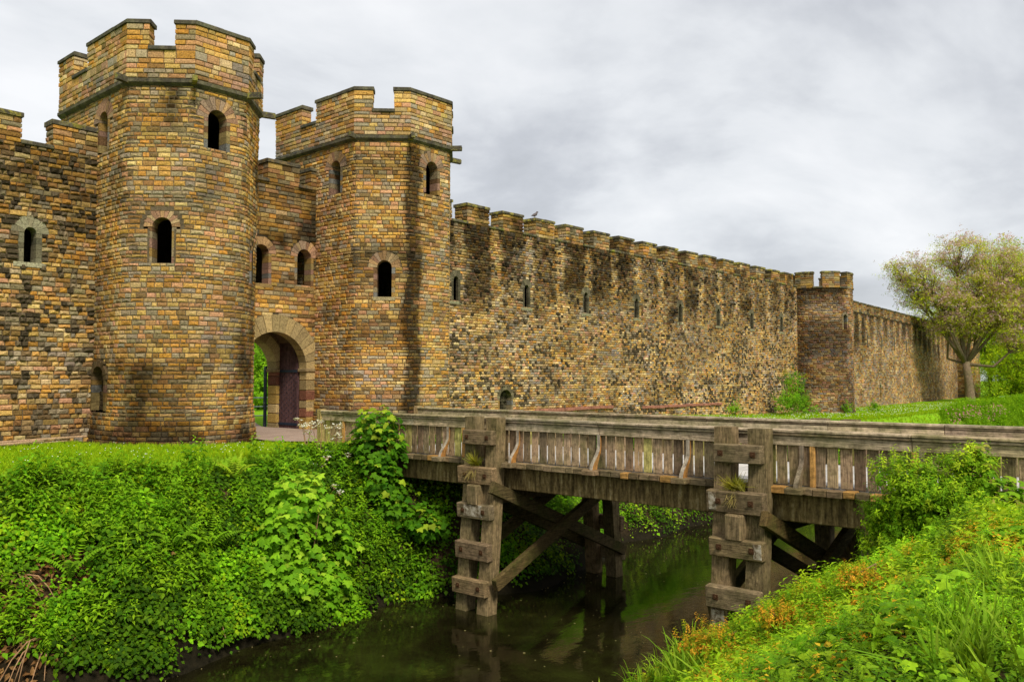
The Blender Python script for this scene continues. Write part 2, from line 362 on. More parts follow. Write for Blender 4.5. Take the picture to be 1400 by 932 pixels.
def masonry(name, parent, pts, z0, z1, ops=(), stain=None, pal=None, ch=(.14, .19), ln=(.2, .48), proud=(.012, .04), fil=lambda z: 0, bat=lambda z: 0,
            rough=0.0, darkf=None, mat='stone', simple=False, seed=1, mort=MORTAR, backfaces=(), tm=(1.14, 1.03, .78)):
    rd = random.Random(seed); V = []; loops = []; st = []; C = []
    pal = np.array([1.5, 1.6, 1.3, 1.35, 1.5, 1.2, .6, .35, .9, 1.1]) if pal is None else np.array(pal); pc = np.cumsum(pal/pal.sum())
    def face(*ix): st.append(len(loops)); loops.extend(ix)
    z = z0
    while z < z1-.02:
        h = rd.uniform(*ch)
        if z+h > z1-.09: h = z1-z
        zm = z+h/2; base, sharp = fillet(offset_poly(pts, bat(zm)), fil(zm)); ln_ = Line(base, sharp)
        iv = [(0, ln_.L)]; ivb = [(0, ln_.L)]
        for o in ops:
            for bk in (False, True):
                hf = o.half(zm, bk)
                if hf <= 0: continue
                sc_, _ = ln_.proj(o.xy); nv = []
                for a, b in (ivb if bk else iv):
                    if sc_+hf <= a or sc_-hf >= b: nv.append((a, b)); continue
                    if sc_-hf-a > .03: nv.append((a, sc_-hf))
                    if b-(sc_+hf) > .03: nv.append((sc_+hf, b))
                if bk: ivb = nv
                else: iv = nv
        for a, b in ivb:
            brk = sorted({a, b} | {q for q in ln_.s if a < q < b})
            for u, w in zip(brk[:-1], brk[1:]):
                if w-u < .012: continue
                k_ = len(V); P = ln_.at(u, 0); Q = ln_.at(w, 0)
                V.extend([(P[0], P[1], z), (Q[0], Q[1], z), (Q[0], Q[1], z+h), (P[0], P[1], z+h)]); C.extend([mort]*4); face(k_, k_+1, k_+2, k_+3)
        for a, b in iv:
            brk = [a]+([q for q in ln_.s[1:-1] if a+.05 < q < b-.05] if sharp else [])+[b]
            for u0, u1 in zip(brk[:-1], brk[1:]):
                q = u0
                while q < u1-.01:
                    w = rd.uniform(*ln)*(.8+.5*rd.random())
                    if q+w > u1-.16: w = u1-q
                    elif h > .17: w *= 1.1
                    g = .007; sa = q+(g if q > u0 or not sharp else .001); sb = q+w-(g if q+w < u1-.001 or not sharp else .001)
                    za = z+.006; zb = z+h-.006; hh = zb-za
                    xy = ln_.at((sa+sb)/2, 0); dk = darkf(xy[0], xy[1], zm) if darkf else 0
                    isd = rd.random() < dk
                    if isd and w > .2 and q+w < u1-.01: w *= .62; sb = q+w-g
                    pr = rd.uniform(*proud)+(rd.uniform(.01, .06) if isd else 0); r_ = rd.random()
                    ci = PAL[int(np.searchsorted(pc, r_))]*rd.uniform(.74, 1.26); ci = ci*.76+np.array((.38, .26, .12))*.24; hp = float(vnoise((xy[0]+xy[1])*.9+seed*3, zm*.9, 58)); ci = ci*np.array(tm)*np.array((1, 1-.10*(hp-.5), 1-.5*(hp-.5)))*(.46+1.22*float(fbm((xy[0]+xy[1])*.8+seed, zm*1.1, 55)))
                    ci = ci*np.array((rd.uniform(.95, 1.06), 1, rd.uniform(.85, 1.12)))
                    if isd: ci = np.array((.12, .092, .055))*rd.uniform(.5, 1.6)
                    cha = min(.009+.010*rd.random()+rough*.3, hh*.3, (sb-sa)*.3)
                    k_ = len(V)
                    for s_, z_, o_ in ((sa, za, 0), (sb, za, 0), (sb, zb, 0), (sa, zb, 0)):
                        P = ln_.at(s_, o_-.003); V.append((P[0], P[1], z_))
                    jr = lambda: rd.uniform(-1, 1)*(.004+rough)
                    sA = sa+cha if not (sharp and sa <= u0+.002) else sa; sB = sb-cha if not (sharp and sb >= u1-.002) else sb
                    for s_, z_ in ((sA, za+cha), (sB, za+cha), (sB, zb-cha), (sA, zb-cha)):
                        P = ln_.at(s_, max(.004, pr+jr())); V.append((P[0], P[1], z_+jr()*.5))
                    for j in range(4): face(k_+j, k_+(j+1) % 4, k_+4+(j+1) % 4, k_+4+j)
                    if simple: face(k_+4, k_+5, k_+6, k_+7); C.extend([ci]*8)
                    else:
                        P = ln_.at((sa+sb)/2+rd.uniform(-.2, .2)*(sb-sa), pr+.004+rd.random()*(.008+rough*1.8)); V.append((P[0], P[1], zm+rd.uniform(-.2, .2)*hh))
                        for j in range(4): face(k_+4+j, k_+4+(j+1) % 4, k_+8)
                        C.extend([ci]*9)
                    q += w
        z += h
    for quad, cc in backfaces:
        k_ = len(V); V.extend(quad); C.extend([cc]*len(quad)); face(*range(k_, k_+len(quad)))
    V = np.array(V, np.float32)
    sv = stain(V[:, 0], V[:, 1], V[:, 2]) if stain else np.zeros(len(V))
    return mkobj(name, V, loops, st, mat, parent, np.array(C, np.float32), np.clip(sv, 0, 1))

def window(parent, op, n, t=None, depth=.42, pal=((.40, .23, .14), (.42, .30, .16), (.36, .25, .17), (.44, .27, .13)), front=.028, nv=11, sill=True, name='window', seed=0, stain=None, back=False, sillcol=(.33, .27, .15), ashlar=False):
    """arched opening dressed with voussoirs, jamb blocks and sill. n = outward normal"""
    rd = random.Random(seed+5); n = np.array(n, float); n /= np.linalg.norm(n); t = np.array((-n[1], n[0])); c = np.array(op.xy)
    m = MB()
    def W3(u, z, o): q = c+t*u+n*o; return (q[0], q[1], z)
    def wedge(poly, col, f=front, d=depth):
        k_ = len(poly); vs = [W3(u, z, f) for u, z in poly]+[W3(u, z, -d) for u, z in poly]
        m.add(vs, [list(range(k_))]+[[i, (i+1) % k_, k_+(i+1) % k_, k_+i] for i in range(k_)]+[list(range(k_, 2*k_))[::-1]], col)
    hw = op.hw; Ro = hw+op.ring
    colr = lambda: np.array(rd.choice(pal))*rd.uniform(.55, 1.15)
    for i in range(nv):
        a0 = math.pi*i/nv+.012; a1 = math.pi*(i+1)/nv-.012; rr = Ro+rd.uniform(-.05, .03); am = (a0+a1)/2
        wedge([(hw*math.cos(a0), op.zs+hw*math.sin(a0)), (rr*math.cos(a0), op.zs+rr*math.sin(a0)), (rr*math.cos(am), op.zs+rr*math.sin(am)), (rr*math.cos(a1), op.zs+rr*math.sin(a1)), (hw*math.cos(a1), op.zs+hw*math.sin(a1)), (hw*math.cos(am), op.zs+hw*math.sin(am))], colr(), front+rd.uniform(-.006, .008))
    z = op.z0
    while z < op.zs-.01:
        h = min(rd.uniform(.16, .3), op.zs-z)
        if op.zs-z-h < .08: h = op.zs-z
        for sg in (-1, 1):
            ww = op.jamb+.01
            wedge([(sg*hw, z+.004), (sg*(hw+ww), z+.004), (sg*(hw+ww), z+h-.004), (sg*hw, z+h-.004)][::sg], .72*(PAL[rd.choice((0, 1, 2, 3, 4, 5))] if name == 'window' and not ashlar else colr())*rd.uniform(.8, 1.05), .016)
        z += h
    o = m.build(name, 'stone', parent, stain or (lambda x, y, z_: .1+.5*sstep(.4, .7, fbm(x*2+y*2, z_*2, 7))))
    if sill:
        m = MB(); ww = hw+op.jamb+(.12 if ashlar else .02)
        k_ = [W3(-ww, op.z0-.13, front+.02), W3(ww, op.z0-.13, front+.02), W3(ww, op.z0+.005, front+.02), W3(-ww, op.z0+.005, front+.02)]
        k2 = [W3(-ww, op.z0-.13, -depth), W3(ww, op.z0-.13, -depth), W3(ww, op.z0+.03, -depth), W3(-ww, op.z0+.03, -depth)]
        m.add(k_+k2, [(0, 1, 2, 3), (3, 2, 6, 7), (0, 4, 5, 1), (0, 3, 7, 4), (1, 5, 6, 2)], sillcol); m.build('sill', 'stone', o, lambda x, y, z_: np.zeros(len(x))+.2)
    if back:
        m = MB(); z = op.z0
        while z < op.zs+hw:
            u = -hw-.05
            while u < hw+.05:
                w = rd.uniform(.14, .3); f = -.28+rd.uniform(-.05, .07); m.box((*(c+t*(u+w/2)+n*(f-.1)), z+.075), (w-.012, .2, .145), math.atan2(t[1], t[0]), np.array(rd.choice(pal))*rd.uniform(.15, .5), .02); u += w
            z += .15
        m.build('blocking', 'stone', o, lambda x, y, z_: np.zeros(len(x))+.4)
    return o

def merlon(parent, outer, th, z0, z1, stain=None, seed=0, caplip=.07, caph=.14, name='merlon', capcol=(.30, .25, .06), rough=.0, pal=None, simple=False, ch=(.14, .19)):
    """a stretch of battlement: outer = plan points of its outer face"""
    inner = offset_poly(outer, -th); path = [inner[0]]+[np.array(p, float) for p in outer]+[inner[-1]]
    o = masonry(name, parent, path, z0, z1, stain=stain, seed=seed, rough=rough, pal=pal, simple=simple, ch=ch)
    # solid core behind the facing so that it has no open back
    core = MB(); ring_ = [np.array(p)-0 for p in outer]+inner[::-1]
    cen = sum(ring_)/len(ring_)
    core.prism([(p[0]*.985+cen[0]*.015, p[1]*.985+cen[1]*.015) for p in ring_], z0, z1-.01, MORTAR); core.build('core', 'stone', o, lambda x, y, z_: np.zeros(len(x))+.3)
    out_ = offset_poly([outer[0]]+list(outer[1:]), caplip); inn = offset_poly(outer, -th-caplip)
    t0 = np.array(outer[1], float)-np.array(outer[0], float); t0 /= np.linalg.norm(t0); t1 = np.array(outer[-1], float)-np.array(outer[-2], float); t1 /= np.linalg.norm(t1)
    out_[0] = out_[0]-t0*caplip; inn[0] = inn[0]-t0*caplip; out_[-1] = out_[-1]+t1*caplip; inn[-1] = inn[-1]+t1*caplip
    m = MB()
    for i in range(len(out_)-1):
        d = np.linalg.norm(out_[i+1]-out_[i]); k_ = max(1, int(d/.75)); 
        for j in range(k_):
            a, b = j/k_, (j+1)/k_; g = .004
            A = out_[i]*(1-a)+out_[i+1]*a; B = out_[i]*(1-b)+out_[i+1]*b; Cc = inn[i]*(1-b)+inn[i+1]*b; D = inn[i]*(1-a)+inn[i+1]*a
            dz = random.uniform(-.012, .012); tt = (B-A)/np.linalg.norm(B-A)*g
            A = A+tt; D = D+tt; B = B-tt; Cc = Cc-tt
            cA = A*.93+D*.07; cB = B*.93+Cc*.07
            m.add([(A[0], A[1], z1), (B[0], B[1], z1), (Cc[0], Cc[1], z1), (D[0], D[1], z1), (A[0], A[1], z1+caph*.75+dz), (B[0], B[1], z1+caph*.75+dz), (cB[0], cB[1], z1+caph+dz), (cA[0], cA[1], z1+caph+dz), (Cc[0], Cc[1], z1+caph+dz), (D[0], D[1], z1+caph+dz)],
                  [(0, 1, 5, 4), (4, 5, 6, 7), (7, 6, 8, 9), (3, 2, 1, 0), (2, 3, 9, 8), (0, 4, 7, 9, 3), (1, 2, 8, 6, 5)], np.array(capcol)*random.uniform(.6, 1.3))
    m.build('coping', 'coping', o)
    return o
def sillslab(parent, a, b, th, z, col=(.2, .2, .05), lip=.09, h=.13):
    a = np.array(a, float); b = np.array(b, float); t = (b-a)/np.linalg.norm(b-a); n = np.array((t[1], -t[0])); c = (a+b)/2+n*(lip-th)/2
    m = MB(); m.box((c[0], c[1], z+h/2), (np.linalg.norm(b-a), th+lip, h), math.atan2(t[1], t[0]), col, .02); return m.build('crenel_sill', 'coping', parent)
def band(parent, path, z0, z1, proj, col, name='string_course'):
    m = MB(); o = offset_poly(path, proj); 
    for i in range(len(path)-1):
        a, b = np.array(path[i], float), np.array(path[i+1], float); A, B = o[i], o[i+1]; A2, B2 = A*.6+a*.4, B*.6+b*.4
        m.add([(a[0], a[1], z0-.06), (b[0], b[1], z0-.06), (B2[0], B2[1], z0), (A2[0], A2[1], z0), (B[0], B[1], z0+.05), (A[0], A[1], z0+.05), (B[0], B[1], z1-.03), (A[0], A[1], z1-.03), (b[0], b[1], z1+.03), (a[0], a[1], z1+.03)],
              [(0, 1, 2, 3), (3, 2, 4, 5), (5, 4, 6, 7), (7, 6, 8, 9)], col)
    return m.build(name, 'coping', parent)

ZC = 10.95; ZS = 11.92; ZM = 12.72     # string course, crenel sill, merlon top
def tower(root, xl, xr, yf, c0, c1, yb, ops, stain, fil, bat, seed, spouts, pal=None):
    P = [(xl, yb), (xl, yf+c0), (xl+c0, yf), (xr-c1, yf), (xr, yf+c1), (xr, yb)]
    inner = [(xl, yb), (xr, yb)]
    masonry('stonework', root, P, -.3, ZC, ops, stain, pal=pal, fil=fil, bat=bat, seed=seed, ch=(.095, .168), ln=(.12, .38), rough=.005, proud=(.008, .026),
            backfaces=[([(xr, yb, -.3), (xl, yb, -.3), (xl, yb, ZC), (xr, yb, ZC)], MORTAR)])
    Q = offset_poly(P, .07); Q = [tuple(q) for q in Q]
    masonry('parapet', root, Q, ZC+.1, ZS, (), lambda x, y, z: .25*fbm(x*2+y*2, z*1.5, 5), pal=[1.2, 1.6, 1.8, 2.0, 1.4, .8, .3, .6, .7, .8], seed=seed+1, tm=(1.02, .96, .86),
            backfaces=[([(q[0], q[1], ZS) for q in Q], MORTAR)])
    m = MB(); m.prism([(q[0]*.997+.003*(xl+xr)/2, q[1]) for q in Q], ZC-.05, ZC+.06, MORTAR); m.build('roof', 'stone', root, lambda x, y, z: x*0)
    band(root, P, ZC-.08, ZC+.1, .13, (.12, .11, .05))
    return P, Q
pp = [1.5, 1.6, 1.6, 1.9, .9, .6, .2, .5, 1, .4]
def lerp(a, b, t): return (a[0]*(1-t)+b[0]*t, a[1]*(1-t)+b[1]*t)
def battle(root, Q, ya, yb_, seed, st):
    """Q: 6 plan points of parapet. crenels in both side faces and both diagonals"""
    L1, L2, F1, F2, R2, R1 = Q
    lo = lambda y: (L1[0], y); ro = lambda y: (R1[0], y)
    b0, b1 = .31, .72
    merlon(root, [lo(L1[1]), lo(yb_)], .42, ZS, ZM, st, seed, pal=pp, capcol=(.12, .12, .07))
    merlon(root, [lo(ya), L2, lerp(L2, F1, b0)], .42, ZS, ZM, st, seed+1, pal=pp, capcol=(.12, .12, .07))
    merlon(root, [lerp(L2, F1, b1), F1, F2, lerp(F2, R2, b0)], .42, ZS, ZM, st, seed+2, pal=pp, capcol=(.12, .12, .07))
    merlon(root, [lerp(F2, R2, b1), R2, ro(ya)], .42, ZS, ZM, st, seed+3, pal=pp, capcol=(.12, .12, .07))
    merlon(root, [ro(yb_), ro(R1[1])], .42, ZS, ZM, st, seed+4, pal=pp, capcol=(.12, .12, .07))
    for a, b in ((lo(yb_), lo(ya)), (lerp(L2, F1, b0), lerp(L2, F1, b1)), (lerp(F2, R2, b0), lerp(F2, R2, b1)), (ro(ya), ro(yb_))):
        sillslab(root, a, b, .42, ZS-.02, (.08, .08, .06))
def spout(root, xy, n, z=ZC+.02):
    n = np.array(n, float)/np.linalg.norm(n); a = np.array(xy)-n*.1; b = np.array(xy)+n*.52
    m = MB(); m.bar((*a, z), (*b, z-.03), .15, .17, (.30, .27, .05)); m.bar((*a, z+.1), (*b, z+.07), .05, .05, (.2, .2, .05)); m.build('water_spout', 'coping', root)

# --- gate tower, left of the gate
X0, X1, YF = 11.36, 15.8, 24.2
t1 = thing('gate_tower', (13.6, 26, 0), 'taller looking, nearer stone gate tower left of the arched gateway, with rounded lower walls', 'tower', 'twin gate towers')
def st1(x, y, z):
    s = .15+.5*sstep(.45, .68, fbm(x*.9+y*.9, z*.5, 3))
    s = s+.75*sstep(1.15, .1, z+.3*fbm(x*2, z*2+y, 9))+.55*sstep(.5, .8, fbm(x*1.7+y*1.2, z*.25, 21))*sstep(12, 8.5, z)*sstep(6, 9, z)
    s = s+.75*np.exp(-((x-y+12.3+.1*np.sin(z*2))/.32)**2)*sstep(8.2, 10.8, z)+.55*np.exp(-((x-14.35)/.3)**2)*sstep(8, 10.8, z)
    s = s+.35*sstep(.42, .72, fbm(x*.6-y*.4+7, z*.3, 44))*sstep(7.5, 3, z)
    return s
ops1 = [Op((13.5, YF), 9.03, 9.98, .31, .38), Op((X0, 27.25), 9.12, 10.08, .30, .38), Op((X0+.78, YF+.66), 5.45, 6.55, .29, .36), Op((X0-.06, 27.15), 1.0, 1.95, .42, .2), Op((15.12, YF+.70), 5.1, 6.2, .14, .2)]
fil1 = lambda z: .05 if z > 10.3 else .25+1.5*(1-max(0, z)/10.3)**.7
bat1 = lambda z: .13*max(0, (1.3-z)/1.3)
P1, Q1 = tower(t1, X0, X1, YF, 1.38, 1.32, 30.7, ops1, st1, fil1, bat1, 101, ())
stp = lambda x, y, z: .3*sstep(.4, .7, fbm(x*1.5+y, z*1.5, 6))
battle(t1, Q1, 28.35, 29.5, 120, stp)
window(t1, ops1[0], (0, -1), seed=1, sill=False); window(t1, ops1[1], (-1, 0), seed=2, sill=False)
window(t1, ops1[2], (-1, -1), seed=3, sill=False, nv=11); window(t1, ops1[3], (-1, 0), seed=4, sill=False, back=True, pal=((.22, .15, .08), (.25, .18, .09)), stain=lambda x, y, z: x*0+.8); window(t1, ops1[4], (1, -1), seed=5, sill=False)
spout(t1, (X0, YF+1.38), (-1, -.5)); spout(t1, (X0+1.38, YF), (-.5, -1)); spout(t1, (X1-1.32, YF), (.5, -1)); spout(t1, (X1, YF+1.32), (1, -.5))
# --- gate tower, right of the gate
A0, A1, AF = 19.68, 24.35, 23.85
t2 = thing('gate_tower', (22, 26, 0), 'farther stone gate tower right of the gateway, streaked by a black vertical damp stain', 'tower', 'twin gate towers')
def st2(x, y, z):
    ed = np.exp(-((x-21.33+.06*np.sin(z*1.7)+.12*(fbm(z*1.3, z*0, 4)-.5))/.30)**4)*(y < 25)
    s = 2.6*ed*sstep(11.4, 9.8, z)*(.75+.4*sstep(7, 2, z))
    s = s+.12+.5*sstep(.45, .66, fbm(x*.9+y*.9, z*.5, 13))+.45*sstep(2.6, .2, z+.8*fbm(x*1.2, z+y, 8))*(x < 22.8)
    s = s+.6*sstep(.48, .62, fbm(x*.6+y*.6, z*.3, 31))*(x < 21.1)*sstep(9.5, 5, z)
    return s
ops2 = [Op((22.22, AF), 9.05, 9.98, .30, .38), Op((A0, 26.45), 9.0, 9.98, .30, .38), Op((A0+.78, AF+.64), 5.0, 6.1, .27, .36)]
P2, Q2 = tower(t2, A0, A1, AF, 1.42, 1.2, 30.4, ops2, st2, lambda z: .05 if z > 9 else .22, lambda z: .1*max(0, (1.3-z)/1.3), 202, ())
battle(t2, Q2, 27.6, 28.6, 220, stp)
window(t2, ops2[0], (0, -1), seed=11, sill=False); window(t2, ops2[1], (-1, 0), seed=12, sill=False); window(t2, ops2[2], (-1, -1), seed=13, nv=11)
spout(t2, (A0+1.42, AF), (-.5, -1)); spout(t2, (A0, AF+1.42), (-1, -.5)); spout(t2, (A1-1.2, AF), (.5, -1)); spout(t2, (A1, AF+1.2), (1, -.3)); spout(t2, (A1, 26.2), (1, 0))

YW = 27.7
# --- left curtain wall
lw = thing('curtain_wall', (4, YW, 0), 'dark rugged castle wall at the left edge, left of the nearer gate tower', 'castle wall', 'castle walls')
palw = [1.0, 1.2, 1.2, .7, 1.3, 1.2, 1.0, .5, .8, .9]
stl = lambda x, y, z: .18+.55*sstep(5.5, 9, z+2*fbm(x, z, 2))+.3*sstep(.45, .7, fbm(x*1.2, z, 15))+.3*sstep(1.2, 0, z)
dkl = lambda x, y, z: (.24+.3*(vnoise(x*.8, z*.8, 3)-.5)) if z < 9 else .1
opl = [Op((9.45, YW), 5.45, 6.35, .17, .34, .16), Op((4.4, YW), 5.45, 6.35, .17, .34, .16)]
def wallback(x0, x1, z1, y0=YW, y1=YW+1.9): return [([(x1, y1, -1.5), (x0, y1, -1.5), (x0, y1, z1), (x1, y1, z1)], MORTAR), ([(x0, y0, z1), (x1, y0, z1), (x1, y1, z1), (x0, y1, z1)], MORTAR)]
masonry('stonework', lw, [(-6, YW), (X0+.1, YW)], -.4, 9.0, opl, stl, palw, (.115, .175), (.14, .36), (.015, .05), rough=.015, darkf=dkl, seed=31, backfaces=wallback(-6, X0+.1, 9.0))
window(lw, opl[0], (0, -1), seed=21, pal=((.33, .31, .20), (.3, .27, .17)), nv=7, ashlar=True, sillcol=(.4, .38, .25)); window(lw, opl[1], (0, -1), seed=22, pal=((.33, .31, .20), (.3, .27, .17)), nv=7, ashlar=True)
for i, (a, b) in enumerate(((-4.9, -3.2), (-2.2, -.5), (.5, 2.2), (3.2, 4.8), (6.7, 9.12), (10.05, X0+.02))):
    merlon(lw, [(a, YW), (b, YW)], .55, 9.0, 9.78, lambda x, y, z: x*0+.55, 300+i, capcol=(.42, .36, .05), rough=.008, pal=palw)
for a, b in ((9.12, 10.05), (4.8, 6.7)): sillslab(lw, (a, YW), (b, YW), .55, 8.98, (.45, .42, .05))

# --- gate wall between the towers
gw = thing('gate_wall', (17.8, YW, 0), 'stone wall with an arched gateway squeezed between the two gate towers', 'gatehouse')
GX, GR, GS = 17.92, 1.37, 2.36
og = Op((GX, YW), -1, GS, GR, .64, .02)
opsg = [og, Op((17.28, YW), 5.48, 6.62, .31, .32), Op((19.15, YW), 5.5, 6.64, .31, .34)]
stg = lambda x, y, z: .12+.55*sstep(5.0, 8.0, z+1.2*fbm(x*1.5, z*.7, 4))+.35*sstep(.5, .7, fbm(x*1.3, z*.7, 5))+.45*np.exp(-((x-16.2)/.5)**2)+.4*np.exp(-((x-19.7)/.3)**2)  # darker towards the top and along both tower corners
masonry('stonework', gw, [(X1-.1, YW), (A0+.1, YW)], -.3, 9.3, opsg, stg, [1.3, 1.2, .8, 1.2, 1, 1.4, .7, .2, 1.2, .8], seed=41, rough=.006,
        backfaces=[([(X1-.1, YW, 9.3), (A0+.1, YW, 9.3), (A0+.1, 30.1, 9.3), (X1-.1, 30.1, 9.3)], MORTAR)])
window(gw, opsg[1], (0, -1), seed=31, sill=True, sillcol=(.3, .2, .08), stain=lambda x, y, z: x*0+.3); window(gw, opsg[2], (0, -1), seed=32, sillcol=(.3, .2, .08), stain=lambda x, y, z: x*0+.25, nv=11)
stm = lambda x, y, z: x*0+.7
for i, (a, b) in enumerate(((15.75, 16.35), (17.55, 18.85), (19.45, 19.72))): merlon(gw, [(a, YW), (b, YW)], .75, 9.3, 10.05, stm, 340+i, capcol=(.25, .17, .07))
for a, b in ((16.35, 17.55), (18.85, 19.45)): sillslab(gw, (a, YW), (b, YW), .75, 9.28, (.2, .13, .06), lip=.12)
def archring(parent, cx, y0, y1, r, R_, zs, name, n=15, pal=((.42, .32, .15), (.36, .27, .13), (.45, .33, .15)), zb=-.1, jw=None, stain=None):
    """a full order of the gateway: voussoirs plus jamb blocks, y0 front, y1 back"""
    m = MB(); rd = random.Random(n)
    def wedge(poly, col, f):
        k_ = len(poly); vs = [(u, f, z) for u, z in poly]+[(u, y1, z) for u, z in poly]
        m.add(vs, [list(range(k_))[::-1]]+[[i, k_+i, k_+(i+1) % k_, (i+1) % k_] for i in range(k_)]+[list(range(k_, 2*k_))], col)
    for i in range(n):
        a0 = math.pi*i/n+.006; a1 = math.pi*(i+1)/n-.006; am = (a0+a1)/2
        wedge([(cx+q*math.cos(a), zs+q*math.sin(a)) for q, a in ((r, a0), (R_, a0), (R_, am), (R_, a1), (r, a1), (r, am))], np.array(rd.choice(pal))*rd.uniform(.75, 1.2), y0+rd.uniform(0, .012))
    o = m.build(name, 'stone', parent, stain or (lambda x, y, z: x*0+.25))
    m = MB(); w = jw or (R_-r)
    for sg in (-1, 1):
        z = zb
        while z < zs-.15:
            h = min(rd.uniform(.28, .4), zs-.1-z); m.box((cx+sg*(r+w/2), (y0+y1)/2+rd.uniform(0, .01), z+h/2), (w-.01, y1-y0, h-.012), None, np.array(rd.choice(pal+((.36, .17, .07), (.24, .10, .06), (.5, .33, .09))))*rd.uniform(.6, 1.1), .03); z += h
    m.build('gate_jamb', 'stone', parent, stain or (lambda x, y, z: x*0+.2))
    m = MB()
    for sg in (-1, 1): m.box((cx+sg*(r+w/2-.02), (y0+y1)/2-.02, zs-.05), (w+.1, y1-y0+.06, .14), None, (.30, .22, .11), .03)
    m.build('impost', 'stone', parent, lambda x, y, z: x*0+.4); return o
archring(gw, GX, YW-.05, YW+.45, GR, GR+.64, GS, 'gate_arch', 17)
archring(gw, GX, 29.45, 30.1, 1.22, 1.6, GS, 'rear_arch', 13, stain=lambda x, y, z: x*0+.1)
m = MB()     # passage walls, vault and the walling that closes round both arches
NS = 16
def half(r, zs, k_): a = math.pi*k_/NS; return (GX-r*math.cos(a), zs+r*math.sin(a))
prof = [(GX-1.62, -.1)]+[half(1.62, 2.5, k_) for k_ in range(NS+1)]+[(GX+1.62, -.1)]
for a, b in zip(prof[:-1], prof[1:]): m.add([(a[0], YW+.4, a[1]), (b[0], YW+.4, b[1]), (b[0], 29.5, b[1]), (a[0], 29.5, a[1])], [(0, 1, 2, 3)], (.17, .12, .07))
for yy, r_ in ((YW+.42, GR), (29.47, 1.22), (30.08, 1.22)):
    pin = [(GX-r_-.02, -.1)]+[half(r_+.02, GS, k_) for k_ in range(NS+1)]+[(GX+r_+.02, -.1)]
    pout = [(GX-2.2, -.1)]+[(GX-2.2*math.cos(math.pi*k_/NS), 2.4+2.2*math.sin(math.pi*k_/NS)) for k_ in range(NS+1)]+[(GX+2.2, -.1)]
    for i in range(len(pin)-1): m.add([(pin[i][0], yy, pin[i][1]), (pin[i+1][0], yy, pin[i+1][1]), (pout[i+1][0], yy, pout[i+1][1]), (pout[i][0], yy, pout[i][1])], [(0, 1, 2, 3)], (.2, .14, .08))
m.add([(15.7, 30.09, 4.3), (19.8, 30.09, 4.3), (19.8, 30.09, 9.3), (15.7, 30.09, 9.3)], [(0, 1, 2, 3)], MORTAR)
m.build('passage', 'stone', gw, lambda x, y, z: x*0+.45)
# door leaves folded back on the passage walls
for sg in (1, -1):
    xd = GX+sg*(GR+.02); m = MB(); n_ = 9; y0 = YW+.50; w = 1.32/n_
    for i in range(n_):
        yc = y0+w*(i+.5); u = 1.32-(yc-y0); top = GS+math.sqrt(max(0, 1.40**2-(1.40-(yc-y0)-.02)**2)) if yc-y0 < 1.38 else GS+1.3
        m.box((xd, yc, (top+.02)/2), (.07, w-.006, top-.02), None, (random.uniform(.8, 1.2),)*3, .006)
    dr = m.build('gate_door', 'door', gw); dr['label'] = 'maroon boarded gate leaf folded back into the passage'
    m = MB()
    for zb in (.22, 2.28): m.box((xd-sg*.05, y0+.66, zb), (.025, 1.26, .1), None, (1, 1, 1), .005)
    m.build('strap_hinge', 'iron', dr)
    m = MB()
    for i in range(8):
        for j in range(9): m.box((xd-sg*.045, y0+.1+i*.16, .45+j*.2+.1*(i % 2)), (.03, .03, .03), None, (1, 1, 1), .008)
    m.build('studs', 'iron', dr)
m = MB()     # iron gate, open behind the rear arch
GA = lambda q, z: (GX+1.24+.40*q, 30.22+.80*q, z)
for i in range(8): m.box(GA(.05+i*.125, 1.15), (.03, .03, 2.2+.22*math.sin(i*.45)), None, (1, 1, 1), .004)
for zq in (.12, 1.0, 2.05): m.bar(GA(0, zq), GA(1, zq), .04, .06)
for zq in np.arange(.1, 2.6, .085): m.box((GX+1.22, 30.18, zq), (.05, .05, .03), None, (1.5, 1.6, 1.8), .004)
m.box(GA(0, 1.25), (.06, .05, 2.5)); m.bar(GA(0, .6), GA(1, .6), .02, 1.1); m.bar(GA(0, 2.2), GA(1, 2.2), .02, .55); m.build('iron_gate', 'iron', gw)

# --- the long curtain wall
cw = thing('curtain_wall', (44, YW, 0), 'long battlemented stone wall with a row of arrow slits, between the farther gate tower and the round turret', 'castle wall', 'castle walls')
PIT, CR0 = 2.473, 27.03
def stc(x, y, z):
    ph = ((x-CR0-.5) % PIT)/PIT; ph = np.minimum(ph, 1-ph)*PIT           # distance from a crenel's middle
    edge = .26+.22*(fbm(x*1.2, z*.7, 61)-.5)+.04*(9.2-z)*0
    dark = sstep(edge-.08, edge+.2, ph)
    lo = 6.2-1.6*fbm(x*.5, x*0, 7)
    s = (.18+.56*dark)*sstep(lo-1.4, lo+1.6, z)
    s = s+.4*sstep(.46, .66, fbm(x*.35, z*.55, 71))+.3*sstep(.5, .7, fbm(x*1.1, z*1.3, 72))
    s = s+.5*sstep(9.05, 9.35, z)
    s = s+.55*np.exp(-((x-36.5)/1.3)**2)*sstep(6.5, 3.5, z)*sstep(.35, .6, fbm(x*1.2, z*.5, 73))
    return s
def dkc(x, y, z): return float(np.clip(.13+.34*sstep(.40, .62, fbm(x*.45, z*.6, 81))*sstep(5.6, 3.5, z)*(.55 if x < 40 else 1), 0, .6))
slx = [27.33+4.945*i for i in range(8)]
opc = [Op((x, YW), 5.5, 6.5, .15, .3, .14) for x in slx]+[Op((30.72, YW), .25, 1.02, .43, .2, .1)]
masonry('stonework', cw, [(A1-.1, YW), (65.6, YW)], -1.2, 9.15, opc, stc, [1.0, 1.5, 2.0, .9, 1.6, .9, .7, 1.2, .5, 1.0], (.105, .145), (.13, .31), (.010, .04), rough=.010, darkf=dkc, seed=51, tm=(1.13, 1.04, .90), backfaces=wallback(A1-.1, 66, 9.1))
